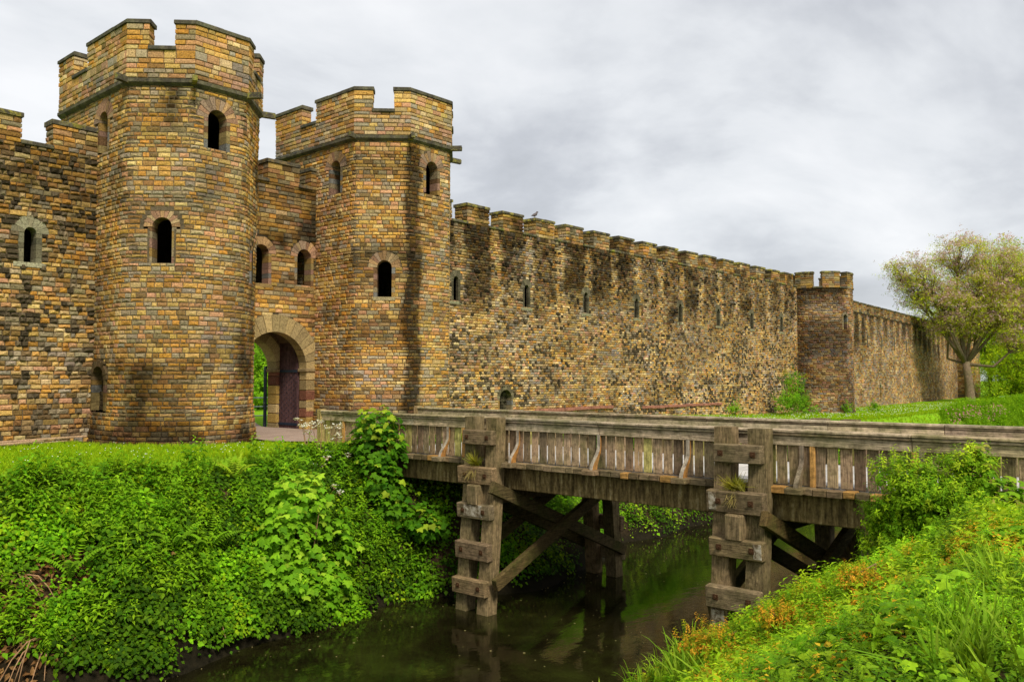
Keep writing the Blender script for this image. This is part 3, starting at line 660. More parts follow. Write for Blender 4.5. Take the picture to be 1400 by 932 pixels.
for i, x in enumerate(slx): window(cw, opc[i], (0, -1), seed=60+i, pal=((.20, .18, .11), (.16, .14, .09)), nv=7, sillcol=(.26, .25, .15), ashlar=True, name='arrow_slit', depth=.13, stain=lambda x, y, z: x*0+.3)
window(cw, opc[8], (0, -1), seed=70, back=True, sill=False, pal=((.25, .22, .13), (.2, .17, .1)), stain=lambda x, y, z: x*0+.3)
i = 0; x = CR0
while x < 64.5:
    sillslab(cw, (x, YW), (x+1.05, YW), .8, 9.13, (.28, .26, .04), lip=.1)
    e_ = min(x+PIT, 65.5)
    if e_-x > 1.2: merlon(cw, [(x+1.05, YW), (e_, YW)], .8, 9.15, 10.0, lambda x, y, z: .45+.5*sstep(.4, .6, fbm(x*1.5, z, 91)), 400+i, capcol=(.40, .34, .06), rough=.01, pal=[1.2, 1.2, 1.2, 1.3, 1.3, 1.2, .6, .5, .5, .9], simple=x > 45)
    x += PIT; i += 1
merlon(cw, [(A1-.05, YW), (CR0, YW)], .8, 9.15, 10.0, lambda x, y, z: x*0+.45, 399, capcol=(.40, .34, .06))
m = MB()     # band of red sandstone left of an old building line
for (xa, za, xb, zb) in ((31.9, .33, 39.6, .42), (42.6, .28, 52, .30)):
    x = xa
    while x < xb:
        w = random.uniform(.5, 1.1); z = za+(zb-za)*(x-xa)/(xb-xa); m.box((x+w/2, YW-.03, z+random.uniform(-.02, .02)), (w-.02, .16, random.uniform(.15, .19)), None, (random.uniform(.7, 1.3),)*3, .025); x += w
m.build('red_stone_band', 'red', cw)

# --- round turret
rt = thing('wall_turret', (67.5, 27.2, 0), 'round stone turret with three merlons standing at the far end of the long wall', 'turret')
TC, TR = (67.5, 27.2), 2.7
def arc(a0, a1, r=TR, n=14): return [(TC[0]+r*math.cos(R(a0+(a1-a0)*i/n)), TC[1]+r*math.sin(R(a0+(a1-a0)*i/n))) for i in range(n+1)]
stt = lambda x, y, z: .35+.5*sstep(.42, .62, fbm(x*.9+y*.5, z*.35, 33))+.3*sstep(8.4, 8.9, z)-.3*np.exp(-((x-66.9)/.35)**2)*sstep(5.5, 8, z)
opt = [Op((TC[0]+TR*math.cos(R(-108)), TC[1]+TR*math.sin(R(-108))), 5.75, 6.75, .2, .2)]
masonry('stonework', rt, arc(165, 375, n=26), -1.3, 9.0, opt, stt, [.6, 1.1, 1.4, 2.0, 1.6, 1.5, .8, .5, .3, 1.2], (.12, .165), (.16, .4), (.015, .05), rough=.008, seed=61, tm=(1.0, .90, .86), fil=lambda z: 0.04, bat=lambda z: .1*max(0, -z))
window(rt, opt[0], (math.cos(R(-108)), math.sin(R(-108))), seed=80, sill=False, pal=((.25, .2, .13), (.2, .16, .1)))
m = MB(); m.prism(arc(0, 359, TR-.02, 30)[:-1], 8.9, 9.0, MORTAR); m.build('roof', 'stone', rt, lambda x, y, z: x*0)
for i, (a, b) in enumerate(((168, 196), (212, 240), (258, 288), (306, 334), (350, 375))):
    merlon(rt, arc(a, b, TR+.03, 3), .5, 9.0, 10.15, lambda x, y, z: x*0+.6, 500+i, capcol=(.36, .31, .05), rough=.008)
for i, (a, b) in enumerate(((196, 212), (240, 258), (288, 306), (334, 350))): q = arc(a, b, TR+.03, 1); sillslab(rt, q[0], q[1], .5, 8.98, (.18, .16, .06))

# --- far curtain wall and end pier
fw = thing('curtain_wall', (100, 29, -.7), 'distant stretch of castle wall with close dark streaks, right of the round turret', 'castle wall', 'castle walls')
FP = [(69.8, 27.9), (77.5, 27.9), (127.6, 32.0)]
def stf(x, y, z):
    ph = ((x-77) % 2.6)/2.6; ph = np.minimum(ph, 1-ph)*2.6
    return (.15+.65*sstep(.35, .6, ph+.2*(fbm(x, z, 3)-.5)))*sstep(2.6+2.5*fbm(x*.4, x*0, 8), 6.5, z)+.5*sstep(.45, .62, fbm(x*.4, z*.4, 19))+.4*sstep(7.6, 7.9, z)
opf = [Op((86.5, 28.65), .1, 1.1, .3, .2)]+[Op((x, 27.9+(x-77.5)*4.1/50.1), 4.9, 6.0, .12, .15) for x in (82, 87.2, 92.4, 97.6, 102.8, 108, 113.2)]
masonry('stonework', fw, FP, -1.6, 8.0, opf, stf, [.6, 1.1, 1.7, 1.7, 1.6, 1.3, .8, .6, .4, 1.1], (.14, .18), (.2, .5), (.015, .05), rough=.01, simple=True, seed=71, tm=(1.06, .99, .90),
        backfaces=[([(69.8, 27.9, 8.0), (77.5, 27.9, 8.0), (127.6, 32, 8.0), (127.4, 34, 8), (77.5, 29.9, 8.0), (69.8, 29.9, 8.0)], MORTAR), ([(127.4, 34, -1.6), (77.5, 29.9, -1.6), (77.5, 29.9, 8.0), (127.4, 34, 8)], MORTAR)])
for k_, o_ in enumerate(opf): window(fw, o_, (.082, -1), seed=90+k_, sill=False, pal=((.3, .27, .18), (.25, .2, .13)), nv=5, name='window' if k_ == 0 else 'arrow_slit', depth=.12)
u = 0; i = 0; tv = np.array((50.1, 4.1)); Lf = np.linalg.norm(tv); tv /= Lf
while u < Lf-1.5:
    a = np.array((77.5, 27.9))+tv*u; b = a+tv*1.7
    merlon(fw, [tuple(a), tuple(b)], .7, 8.0, 8.85, lambda x, y, z: x*0+.65, 600+i, capcol=(.2, .17, .07), simple=True, pal=[.7, .7, .7, 1.3, 1.3, 1.5, .8, .2, .4, 1])
    sillslab(fw, tuple(b), tuple(b+tv*.9), .7, 7.98, (.14, .12, .06)); u += 2.6; i += 1
for a in (70.5, 73.1, 75.7): merlon(fw, [(a, 27.9), (a+1.7, 27.9)], .7, 8.0, 8.85, lambda x, y, z: x*0+.65, 650+i, simple=True); i += 1
ep = thing('corner_tower', (129, 31, -.9), 'pale square end tower of the far wall, half hidden behind the blossoming tree', 'tower')
masonry('stonework', ep, [(127.2, 33), (127.2, 30.2), (131.6, 30.2), (131.6, 34)], -1.6, 8.4, (), lambda x, y, z: np.where(y > 30.3, .75, .1)+.2*fbm(x, z, 3), [.5, 1, 1.7, 1.0, 1.3, .5, .2, 1.2, .3, .6], (.2, .28), (.3, .7), simple=True, seed=77, backfaces=[([(127.2, 30.2, 8.4), (131.6, 30.2, 8.4), (131.6, 34, 8.4), (127.2, 34, 8.4)], MORTAR)])  # side faces coloured much darker than the front face
for i, (a, b) in enumerate(((127.2, 128.6), (130.2, 131.6))): merlon(ep, [(a, 30.2), (b, 30.2)], .6, 8.4, 9.2, None, 690+i, simple=True)

# ------------------------------------------------------------------ ground
WL = -3.7
def bankW(x):                  # waterline on the castle side
    x = np.asarray(x, float); return 16.45+.35*np.sin(x*.55)+.25*np.sin(x*1.3+1)-1.15*np.exp(-((x-18.6)/2.6)**2)+.6*sstep(24, 32, x)
def bankN(x):                  # waterline on the near side
    x = np.asarray(x, float); return 7.3+1.25*sstep(7.5, 13, x)-2.5*sstep(16.2, 19.5, x)+.12*np.sin(x*1.1)
def height(x, y):
    x = np.asarray(x, float); y = np.asarray(y, float)
    top = .02-.72*sstep(26, 62, x)+.05*np.sin(x*.5)*np.cos(y*.4)
    bw = bankW(x); u = (y-bw)/(19.5-bw)
    zw = np.where(u < 0, WL+u*2.2, WL+(top-WL)*np.clip(u, 0, 1)**.8)
    zw = np.where(u >= 1, top, zw)
    topn = np.where(x > 10, -.12, .25)*1.0; topn = .3-.45*sstep(5, 13, x)
    bn = bankN(x); run = 5.6-1.2*sstep(20, 26, x); v = (bn-y)/run
    zn = np.where(v < 0, WL+v*4.0, WL+(topn-WL)*np.clip(v, 0, 1)**.92); zn = np.where(v >= 1, topn, zn)
    z = np.maximum(np.maximum(zw, zn), -4.7)
    return z
gx = np.concatenate([[-600, -200, -80, -40, -20], np.arange(-10, 30, .4), np.arange(30, 140, 1.5), [150, 200, 400, 900]])
gy = np.concatenate([[-600, -150, -50, -20, -8], np.arange(-4, 32, .3), [34, 40, 60, 100, 300, 900]])
XX, YY = np.meshgrid(gx, gy, indexing='ij'); ZZ = height(XX, YY)
ZZ = ZZ+(.12*(fbm(XX*.9, YY*.9, 3)-.47))*((YY < 20) & (YY > 0))
nx, ny = XX.shape; V = np.stack([XX, YY, ZZ], -1).reshape(-1, 3)
ii, jj = np.meshgrid(np.arange(nx-1), np.arange(ny-1), indexing='ij'); a = (ii*ny+jj).ravel()
loops = np.stack([a, a+ny, a+ny+1, a+1], 1).ravel(); stt_ = np.arange(len(a))*4
x_, y_, z_ = V.T
soil = .55*np.exp(-((y_-27.4)/.5)**2)*(x_ < 24)
dt1 = np.hypot((x_-13.6), (y_-26.3)); soil = soil+.75*sstep(3.5, 2.7, dt1)
soil = np.maximum(soil, .8*sstep(19.5, 18.8, y_)*sstep(0, 2, y_)*(x_ < 60)); mud_shade = sstep(-2.9, -3.4, z_)+.55*sstep(19.2, 18.2, y_)*(y_ > 1)  # waterline mud, plus bank soil darkened so gaps between leaves look shaded
ground = mkobj('ground', V, loops, stt_, 'ground', None, np.stack([np.clip(soil, 0, 1), np.clip(mud_shade, 0, 1), 0*soil], 1), smooth=True); ground['kind'] = 'structure'
m = MB(); m.add([(-600, 3, WL), (400, 3, WL), (400, 19.2, WL), (-600, 19.2, WL)], [(0, 1, 2, 3)]); m.build('water', 'water')['kind'] = 'structure'
m = MB(); pts = [(16.1, 21.6), (20.1, 21.6), (20.4, 24), (19.9, 27), (19.3, 28), (19.3, 31), (21, 34), (24, 44), (18, 44), (16.6, 34), (16.5, 28), (15.7, 27), (15.3, 25), (15.0, 23.4), (15.6, 22.4)]
cx_, cy_ = 17.8, 28.0
m.add([(p[0], p[1], .055) for p in pts]+[(cx_, cy_, .085)], [(i, (i+1) % len(pts), len(pts)) for i in range(len(pts))]); m.build('path', 'path')['kind'] = 'structure'

# ------------------------------------------------------------------ footbridge
br = thing('footbridge', (18, 12, 0), 'weathered timber footbridge on trestle piers crossing the river to the gateway', 'bridge')
XB, XF, Y0, Y1 = 16.0, 20.0, -1.5, 22.0
BY = (7.80, 14.77)      # the two trestles
rc = lambda a=.75, b=1.25: (lambda v: (v*random.uniform(.95, 1.08), v, v*random.uniform(.9, 1.05)))(random.uniform(a, b))
m = MB(); y = Y0
while y < Y1:
    w = random.choice((.2, .24, .24, .38)); m.box((18.0, y+w/2, -.055), (3.9, w-.012, .09), None, (random.uniform(.8, 1.1),)*3, .006); y += w
m.build('deck', 'deck', br)
for xs, sg in ((XB-.18, -1), (XF+.18, 1)):
    m = MB(); y = Y0
    while y < Y1:
        w = random.choice((.22, .26, .3, .42)); fr = random.random()
        m.box((xs+sg*random.uniform(0, .025), y+w/2, -.125+random.uniform(-.008, .008)), (.26, w-.012, .13), None, rc(.6, 1.3) if fr > .12 else (2.0, 1.5, .8), .012); y += w
    m.build('kerb_blocks', 'plate', br)
for xs in (XB+.08, XF-.08):
    for ya, yb in ((Y0, BY[0]), (BY[0]+.01, BY[1]), (BY[1]+.01, Y1+.3)):
        m = MB(); m.box((xs, (ya+yb)/2, -.47), (.3, yb-ya, .55), None, (1, 1, 1), .02); m.build('beam', 'beam', br)
for xs in (17.2, 18.8):
    m = MB(); m.box((xs, (Y0+Y1)/2, -.45), (.25, Y1-Y0, .5), None, (.5, .5, .5), .02); m.build('inner_beam', 'beam', br)
def railing(xr, sg):
    gap = [(BY[0]-.53, BY[0]+.53), (BY[1]-.53, BY[1]+.53)]
    segs = [(Y0, BY[0]), (BY[0], BY[1]), (BY[1], Y1)]
    for (a, b) in segs:
        m = MB(); y = a; 
        while y < b-.02:                                     # cap, bead and fascia, jointed every few metres
            w = min(random.uniform(3, 4.3), b-y)
            if b-y-w < 1: w = b-y
            c = rc(.8, 1.2); yc = y+w/2; dz = random.uniform(-.006, .006)
            m.box((xr, yc, .985+dz), (.27, w-.008, .055), None, c, .018); m.box((xr+sg*.02, yc, .925+dz), (.20, w-.008, .055), None, rc(.5, .8), .015)
            m.box((xr+sg*.05, yc, .80+dz), (.06, w-.01, .19), None, rc(.9, 1.25), .012); m.box((xr-sg*.08, yc, .82+dz), (.05, w-.01, .14), None, rc(), .01)
            y += w
        m.build('handrail', 'rail', br)
        m = MB(); y = a+.05
        while y < b-.1:
            if any(g_[0]+.1 < y < g_[1]-.28 for g_ in gap): y += .1; continue
            w = random.uniform(.19, .225); g = random.uniform(.028, .05); c = rc(.5, 1.6); tl = random.uniform(-.006, .006)
            if random.random() < .12: c = (c[0]*1.05, c[1]*1.3, c[2]*.75)
            rot = Matrix.Rotation(tl, 3, 'X'); xx = xr+random.uniform(-.008, .008)
            if random.random() < .2:
                for s_ in (-1, 1): m.box((xx, y+w/2+s_*w*.27, .36), (.035, w*.44, .82), rot, c, .006)
                m.box((xx, y+w/2, .68), (.03, w*.3, .2), rot, c, .004); m.box((xx, y+w/2, .02), (.03, w*.3, .14), rot, c, .004)
            else: m.box((xx, y+w/2, .36), (.035, w, .82), rot, c, .008)
            y += w+g
        m.build('slat_panel', 'plank', br)
railing(XB, -1); railing(XF, 1)
m = MB(); m.box((XB, Y1+.1, .42), (.24, .2, 1.25), None, (1.3, 1.35, .9), .02); m.build('end_post', 'plank', br)
m = MB(); m.box((XF, Y1+.1, .42), (.24, .2, 1.25), None, (1.2, 1.2, 1), .02); m.build('end_post', 'plank', br)
for y in (20.95, 15.85, 6.55, 4.72):                 # straight replacement posts, still orange
    m = MB(); m.box((XB-.045, y, .33), (.06, .1, .78), None, (1, 1, 1), .008); m.build('new_post', 'fresh', br)
def bracket(y, xs, sg, new):
    m = MB(); n_ = 9; P_ = []; w = .045
    for i in range(n_+1):
        q = i/n_; z = .72-q*.78; o_ = .06+.30*(sstep(.35, 1, q)); P_.append((o_, z))
    vs = []; 
    for o_, z in P_: vs += [(xs+sg*(o_+.02), y-w, z), (xs+sg*(o_+.02), y+w, z), (xs+sg*(o_*.55), y+w, z), (xs+sg*(o_*.55), y-w, z)]
    fs = []
    for i in range(n_):
        for k_ in (0, 2): fs.append((i*4+k_, i*4+(k_+1) % 4, i*4+4+(k_+1) % 4, i*4+4+k_))
    fs += [(0, 1, 2, 3), (n_*4+3, n_*4+2, n_*4+1, n_*4)]; m.add(vs, fs, (1, 1, 1) if new else (.6, .55, .5))
    fs = [(i*4+k_, i*4+(k_+1) % 4, i*4+4+(k_+1) % 4, i*4+4+k_) for i in range(n_) for k_ in (1, 3)]; m.add(vs, fs, (1.1, .62, .22) if new else (.5, .42, .32)); m.build('bracket', 'pale', br)
    m = MB(); m.box((xs+sg*.30, y, -.115), (.44, .34, .115), None, rc(.9, 1.3), .015); m.build('outrigger', 'plate', br)
for y, k_ in ((16.42, 2), (13.95, 1), (11.5, 1), (9.2, 1), (6.75, 0), (4.6, 0), (19.2, 0)): bracket(y, XB, -1, k_)
for y in (19, 16.6, 12.9, 10.5, 5.5): bracket(y, XF, 1, 0)
# trestles
def lean(x, sg, z): return x+sg*.085*max(0, .1-z)
PLZ = ((.36, .72), (-.60, -.18), (-1.44, -1.08), (-2.42, -2.0), (-3.26, -2.88))
for bi, by in enumerate(BY):
    for xs, sg in ((15.62, -1), (20.38, 1)):
        for k_, yo in enumerate((-.36, .36)):
            m = MB(); n_ = 8; zt = 1.03+.01*k_; zb_ = -4.6; w = .18; d = .165
            vs = []
            for i in range(n_+1):
                z = zt+(zb_-zt)*i/n_; xx = lean(xs, sg, z); e_ = random.uniform(-.006, .006)
                vs += [(xx-d, by+yo-w+e_, z), (xx+d, by+yo-w+e_, z), (xx+d, by+yo+w+e_, z), (xx-d, by+yo+w+e_, z)]
            fs = [(i*4+q, i*4+(q+1) % 4, i*4+4+(q+1) % 4, i*4+4+q) for i in range(n_) for q in range(4)]+[(3, 2, 1, 0)]
            m.add(vs, fs, rc(.9, 1.25)); m.build('pier_post', 'post', br)
        for j, (za, zb_) in enumerate(PLZ):
            z = (za+zb_)/2; xx = lean(xs, sg, z)+sg*.235; m = MB(); yo = random.uniform(-.03, .03); hw = .56 if j != 1 else .6
            m.box((xx, by+yo, z), (.20, hw*2-(.12 if j == 0 else 0), (zb_-za)), Matrix.Rotation(sg*.08 if z < .1 else 0, 3, 'Y'), rc(.85, 1.2), .02)
            pl = m.build('cross_plate', 'plate', br)
            for s_ in (-1, 1):
                m = MB(); m.box((xx+sg*.105, by+yo+s_*.34, z+.0), (.015, .11, .11), None, (1.2, 1.1, 1), .003); m.tube([(xx+sg*.105, by+yo+s_*.34, z), (xx+sg*.145, by+yo+s_*.34, z)], .03, 6); m.build('bolt', 'bolt', pl)
            if sg < 0 and ((bi, j) in ((1, 2), (0, 2), (0, 1))):
                m = MB(); yy = by+yo+(.0 if (bi, j) == (1, 2) else -.46 if j == 2 else .46); ww = .62 if bi == 1 else .16
                zt_ = z if (bi, j) != (1, 2) else z+.02
                m.box((xx-.103, yy, zt_), (.012, ww, (zb_-za)*.8), Matrix.Rotation(-.08 if z < .1 else 0, 3, 'Y'), (1, 1, 1), .003); pw = m.build('paint_patch', 'paint', pl)
        # spacer blocks between the posts
    m = MB(); m.box((18.0, by, -.86), (5.75, .36, .50), None, (1, 1, 1), .03); m.build('cap_beam', 'post', br)
    m = MB(); m.box((18.0, by-.36, -.9), (4.4, .2, .34), None, (.7, .7, .7), .02); m.build('cap_beam', 'post', br)
    for side, o1, o2 in ((-1, .60, .77), (1, .60, .77)):
        m = MB(); m.bar((15.2 if side < 0 else 15.6, by+side*o1, -.62 if side < 0 else -.78), (20.85, by+side*o1, -2.95), .14, .30, rc(.8, 1.0)); m.build('brace', 'brace', br)
        m = MB(); m.bar((15.15 if side < 0 else 15.7, by+side*o2, -2.94 if side < 0 else -2.7), (20.5, by+side*o2, -.72), .15, .30, rc(.9, 1.2)); m.build('brace', 'brace', br)
# a white-scarred post foot
m = MB(); m.box((lean(15.62, -1, -2.7)-.170, BY[0]+.36, -2.75), (.012, .27, .55), Matrix.Rotation(-.085, 3, 'Y'), (1, 1, 1), .004); m.build('paint_patch', 'paint', br)
# abutments
for (ya, yb) in ((21.0, 22.6), (-3, 2.2)):
    m = MB(); m.box((18, (ya+yb)/2, -1.5), (4.6, yb-ya, 2.6), None, (.5, .5, .5), .03); m.build('abutment', 'beam', br)

# ------------------------------------------------------------------ plants
def T(v, f, c=None): v = np.array(v, float); return (v, f, np.ones((len(v), 3)) if c is None else np.array(c, float))
def leafT(l=1, w=.55, fold=.10, droop=.12):
    return T([(0, 0, 0), (-w/2, .42*l, fold), (0, .48*l, 0), (w/2, .42*l, fold), (0, l, -droop)], [(0, 2, 1), (0, 3, 2), (1, 2, 4), (2, 3, 4)])
def mapleT(l=1, lobes=5):
    o = [(0, 0, 0)]
    pts_ = [(.08, .02), (.34, -.10), (.50, .10), (.40, .26), (.60, .50), (.40, .52), (.22, .62), (.14, .85), (0, 1.0)]
    pts_ = pts_+[(-x, y) for x, y in pts_[::-1][1:]]
    v = [(0, .38, .02)]+[(x*l, y*l, -.16*(x*x+.6*(y-.38)**2)/.3) for x, y in pts_]
    return T(v, [(0, i, i+1) for i in range(1, len(pts_))]+[(0, len(pts_), 1)])
def join(parts):
    V = []; F = []; C = []; k_ = 0
    for (t, mtx, sc, off, col) in parts:
        v = (t[0]*sc)@np.array(mtx).T+np.array(off); V.append(v); C.append(t[2]*np.array(col)); F += [tuple(i+k_ for i in f) for f in t[1]]; k_ += len(v)
    return (np.concatenate(V), F, np.concatenate(C))
def rotm(yaw, pitch=0, roll=0): return np.array(Matrix.Rotation(yaw, 3, 'Z')@Matrix.Rotation(pitch, 3, 'X')@Matrix.Rotation(roll, 3, 'Y'))
rr = random.Random(5)
def rosetteT(n, leaf, size, tilt=.35, spread=.35, rise=.2, var=.25):
    ps = []
    for i in range(n):
        a = 2*math.pi*i/n+rr.uniform(-.4, .4); r_ = spread*rr.uniform(.15, 1); h = rise*rr.uniform(-.6, 1)
        c = rr.uniform(1-var, 1+var); ps.append((leaf, rotm(a, rr.uniform(-.5, .3)+tilt*.3-.2, rr.uniform(-.35, .35)), size*rr.uniform(.65, 1.15), (-math.sin(a)*r_, math.cos(a)*r_, h), (c*rr.uniform(.85, 1.15), c, c*.9)))
    return join(ps)
def stemT(h, lv, leaf, size, bend=.15, top=1.0):
    ps = []; b = rr.uniform(-bend, bend); stem = T([(-.008, 0, 0), (.008, 0, 0), (b+.003, 0, h), (b-.003, 0, h)], [(0, 1, 2, 3)], [(.6, .7, .5)]*4); ps.append((stem, np.eye(3), 1, (0, 0, 0), (1, 1, 1)))
    for i in range(lv):
        q = (i+1)/lv; a0 = i*1.57+rr.uniform(-.3, .3); 
        for k_ in (0, math.pi):
            c = rr.uniform(.8, 1.1)*(1+.35*q*top-.15); ps.append((leaf, rotm(a0+k_, rr.uniform(-.35, .25)+.25*q, rr.uniform(-.2, .2)), size*(1.15-.55*q)*rr.uniform(.8, 1.15), (b*q, 0, h*(.25+.75*q)), (c*1.0, c, c*.8)))
    return join(ps)
def frondT(n=13, w=.26, droop=.5):
    V = []; F = []; C = []
    for i in range(n):
        q = (i+.5)/n; y = q; z = 1.7*q-(droop+.35)*q*q; l = w*math.sin(math.pi*(.12+.86*q))**.8*(1.05-q*.45); d = .032+.01*(1-q)
        for s_ in (-1, 1):
            k_ = len(V); V += [(0, y-d, z+.03), (0, y+d*.7, z), (s_*l, y+d*.6+.06*l/w, z-.05*l/w), (s_*l*.55, y-d*.9, z-.01)]; F.append((k_, k_+3, k_+2, k_+1) if s_ > 0 else (k_, k_+1, k_+2, k_+3)); C += [(.85, .9, .8), (.85, .9, .8), (1.1, 1.1, 1), (1, 1, 1)]
    return T(V, F, C)
def bladeT(n=7, h=1, w=.03, spread=.35):
    V = []; F = []; C = []
    for i in range(n):
        a = rr.uniform(0, 6.28); l = h*rr.uniform(.5, 1); lean_ = rr.uniform(.05, spread)*l; px, py = rr.uniform(-.08, .08), rr.uniform(-.08, .08); cx, sx = math.cos(a), math.sin(a); k_ = len(V)
        for q, ww in ((0, 1), (.5, .85), (.85, .4)):
            o_ = lean_*q*q; V += [(px+cx*o_-sx*w*ww/2, py+sx*o_+cx*w*ww/2, l*q), (px+cx*o_+sx*w*ww/2, py+sx*o_-cx*w*ww/2, l*q)]; C += [(.55+.5*q,)*3]*2
        V.append((px+cx*lean_, py+sx*lean_, l*.95)); C.append((1.15, 1.1, 1)); F += [(k_, k_+1, k_+3, k_+2), (k_+2, k_+3, k_+5, k_+4), (k_+4, k_+5, k_+6)]
    return T(V, F, C)
def scatter(name, tpls, P, up, sc, tint, mat='leaf', parent=None, yaw=None, seed=0, local=False, smooth=False):
    """build one mesh out of many copies of small leaf shapes"""
    P = np.asarray(P, float); n = len(P); g = np.random.default_rng(seed+99)
    up = np.broadcast_to(np.asarray(up, float), (n, 3)); up = up/np.linalg.norm(up, axis=1)[:, None]
    yaw = g.uniform(0, 2*np.pi, n) if yaw is None else yaw
    rf = np.stack([np.cos(yaw), np.sin(yaw), 0*yaw], 1); x = rf-up*(rf*up).sum(1)[:, None]; x /= np.linalg.norm(x, axis=1)[:, None]; y = np.cross(up, x)
    Rm = np.stack([x, y, up], 2); which = g.integers(0, len(tpls), n); sc = np.broadcast_to(sc, n); tint = np.broadcast_to(tint, (n, 3))
    VV = []; LL = []; SS = []; CC = []; vo = 0; lo = 0
    for k_, (tv, tf, tcol) in enumerate(tpls):
        ix = np.where(which == k_)[0]
        if not len(ix): continue
        v = np.einsum('nij,kj->nki', Rm[ix], tv)*sc[ix, None, None]+P[ix, None, :]
        VV.append(v.reshape(-1, 3)); CC.append((tint[ix, None, :]*tcol[None]).reshape(-1, 3))
        fl = np.concatenate([np.array(f) for f in tf]); fs = np.cumsum([0]+[len(f) for f in tf])[:-1]; nl = len(fl)
        b = np.arange(len(ix)); LL.append((fl[None]+b[:, None]*len(tv)+vo).ravel()); SS.append((fs[None]+b[:, None]*nl+lo).ravel())
        vo += len(ix)*len(tv); lo += len(ix)*nl
    return mkobj(name, np.concatenate(VV), np.concatenate(LL), np.concatenate(SS), mat, parent, np.concatenate(CC), smooth=smooth, local=local)
def gnormal(x, y, e=.15):
    zx = (height(x+e, y)-height(x-e, y))/(2*e); zy = (height(x, y+e)-height(x, y-e))/(2*e)
    n = np.stack([-zx, -zy, np.ones_like(zx)], -1); return n/np.linalg.norm(n, axis=-1)[:, None]
IVY = [rosetteT(6, leafT(1, .8, .08), .34, spread=.55, rise=.3) for _ in range(5)]
BROAD = [rosetteT(6, mapleT(), .55, spread=.55, rise=.35) for _ in range(4)]
SPRIG = [stemT(1, 5, leafT(1, .42, .08, .2), .34) for _ in range(5)]+[rosetteT(8, leafT(1, .6, .1), .3, spread=.45, rise=.6) for _ in range(3)]
FINE = [stemT(1, 7, leafT(1, .34, .06, .15), .26) for _ in range(4)]
GRASS = [bladeT(8, 1, .05, .7) for _ in range(4)]; LONG = [bladeT(9, 1, .035, .9) for _ in range(4)]
WIDE = [bladeT(7, 1, .06, 1.1) for _ in range(3)]
def cols(n, g, a, b, var=.2):
    t = g.random(n)[:, None]**1.3; c = (np.array(a)*(1-t)+np.array(b)*t)*g.uniform(1-var, 1+var, n)[:, None]; return np.where(c[:, 1:2] > c[:, 0:1], c*np.array((1.30, 1.14, .62)), c)
# --- the castle side bank
g = np.random.default_rng(3)
def puff(x, y): return .55*(fbm(x*.42, y*.6, 47)-.42)+.75*np.maximum(0, fbm(x*1.05, y*1.25, 41)-.40)+.65*np.maximum(0, fbm(x*3.0, y*3.4, 42, 3)-.40)
n = 56000; x = np.concatenate([g.uniform(-3, 20, 44000), g.uniform(20, 52, 12000)]); y = g.uniform(15.0, 20.4, n)
edge = 19.3+.35*(fbm(x*.9, x*0, 12)-.45)*2+.5*sstep(12, 14, x)*sstep(19.5, 14, y*0+14)
keep = (y < edge) & (y > bankW(x)-.10+.5*fbm(x*1.3, x*0, 77)-.15) & ~((x > 15.6) & (x < 20.5) & (y < 19.6) & (g.random(n) < .65)) & ~((x < 7.4) & (y < 17.8) & (fbm(x*.9, y*.9, 88) > .47)) & ~(fbm(x*1.3, y*1.5, 89) > .66) & ~((x > 15.7) & (x < 20.5) & (y > 21))
x, y = x[keep], y[keep]; top_f = .08+.92*sstep(0, 1.5, edge[keep]-y); z = np.maximum(height(x, y), WL)+(puff(x, y)*1.35+.07)*top_f+g.uniform(-.13, .12, len(x))*(.4+.6*top_f)
nrm = gnormal(x, y)*.65+np.array([-.18, -.25, .75])+g.normal(0, .2, (len(x), 3))
br_ = fbm(x*.8, y*1.1+9, 5); c = cols(len(x), g, (.038, .130, .005), (.125, .300, .010)); c = c*(.55+1.05*sstep(.42, .62, br_))[:, None]
c = np.where((sstep(.5, .62, fbm(x*1.1+4, y*1.3, 51))*g.random(len(x)) > .35)[:, None], cols(len(x), g, (.13, .28, .010), (.25, .42, .015)), c)
tag(scatter('ivy_bank', IVY, np.stack([x, y, z], 1), nrm, g.uniform(.20, .40, len(x)), c), 'dark green leafy ground cover on the bank below the castle', 'ground cover', kind='stuff')
n = 11000; x = 1+39*g.random(n)**1.3; y = g.uniform(16.3, 19.3, n); k_ = (fbm(x*.9, y*1.2, 61) > .43) & (y > bankW(x)+.2) & ~((x > 15.4) & (x < 20.5)); x, y = x[k_], y[k_]
z = height(x, y)+puff(x, y)*1.1-.02; up = np.array([-.1, -.25, 1])+g.normal(0, .22, (len(x), 3))
tag(scatter('nettle_patch', SPRIG+FINE, np.stack([x, y, z], 1), up, g.uniform(.25, .62, len(x)), cols(len(x), g, (.07, .22, .008), (.19, .37, .02))), 'taller bright green weeds among the ground cover below the castle', 'weeds', kind='stuff')
n = 2600; x = g.uniform(2.5, 9, n); y = g.uniform(16.6, 18.6, n)
tag(scatter('leaf_litter', [leafT(1, .5, .1)], np.stack([x, y, height(x, y)+.06+.15*g.random(n)], 1), g.normal(0, .5, (n, 3))+np.array([0, -.4, 1]), g.uniform(.08, .2, n), cols(n, g, (.20, .09, .03), (.36, .20, .07))), 'rusty dead leaves and stalks low on the bank at the left edge', 'leaf litter', kind='stuff')
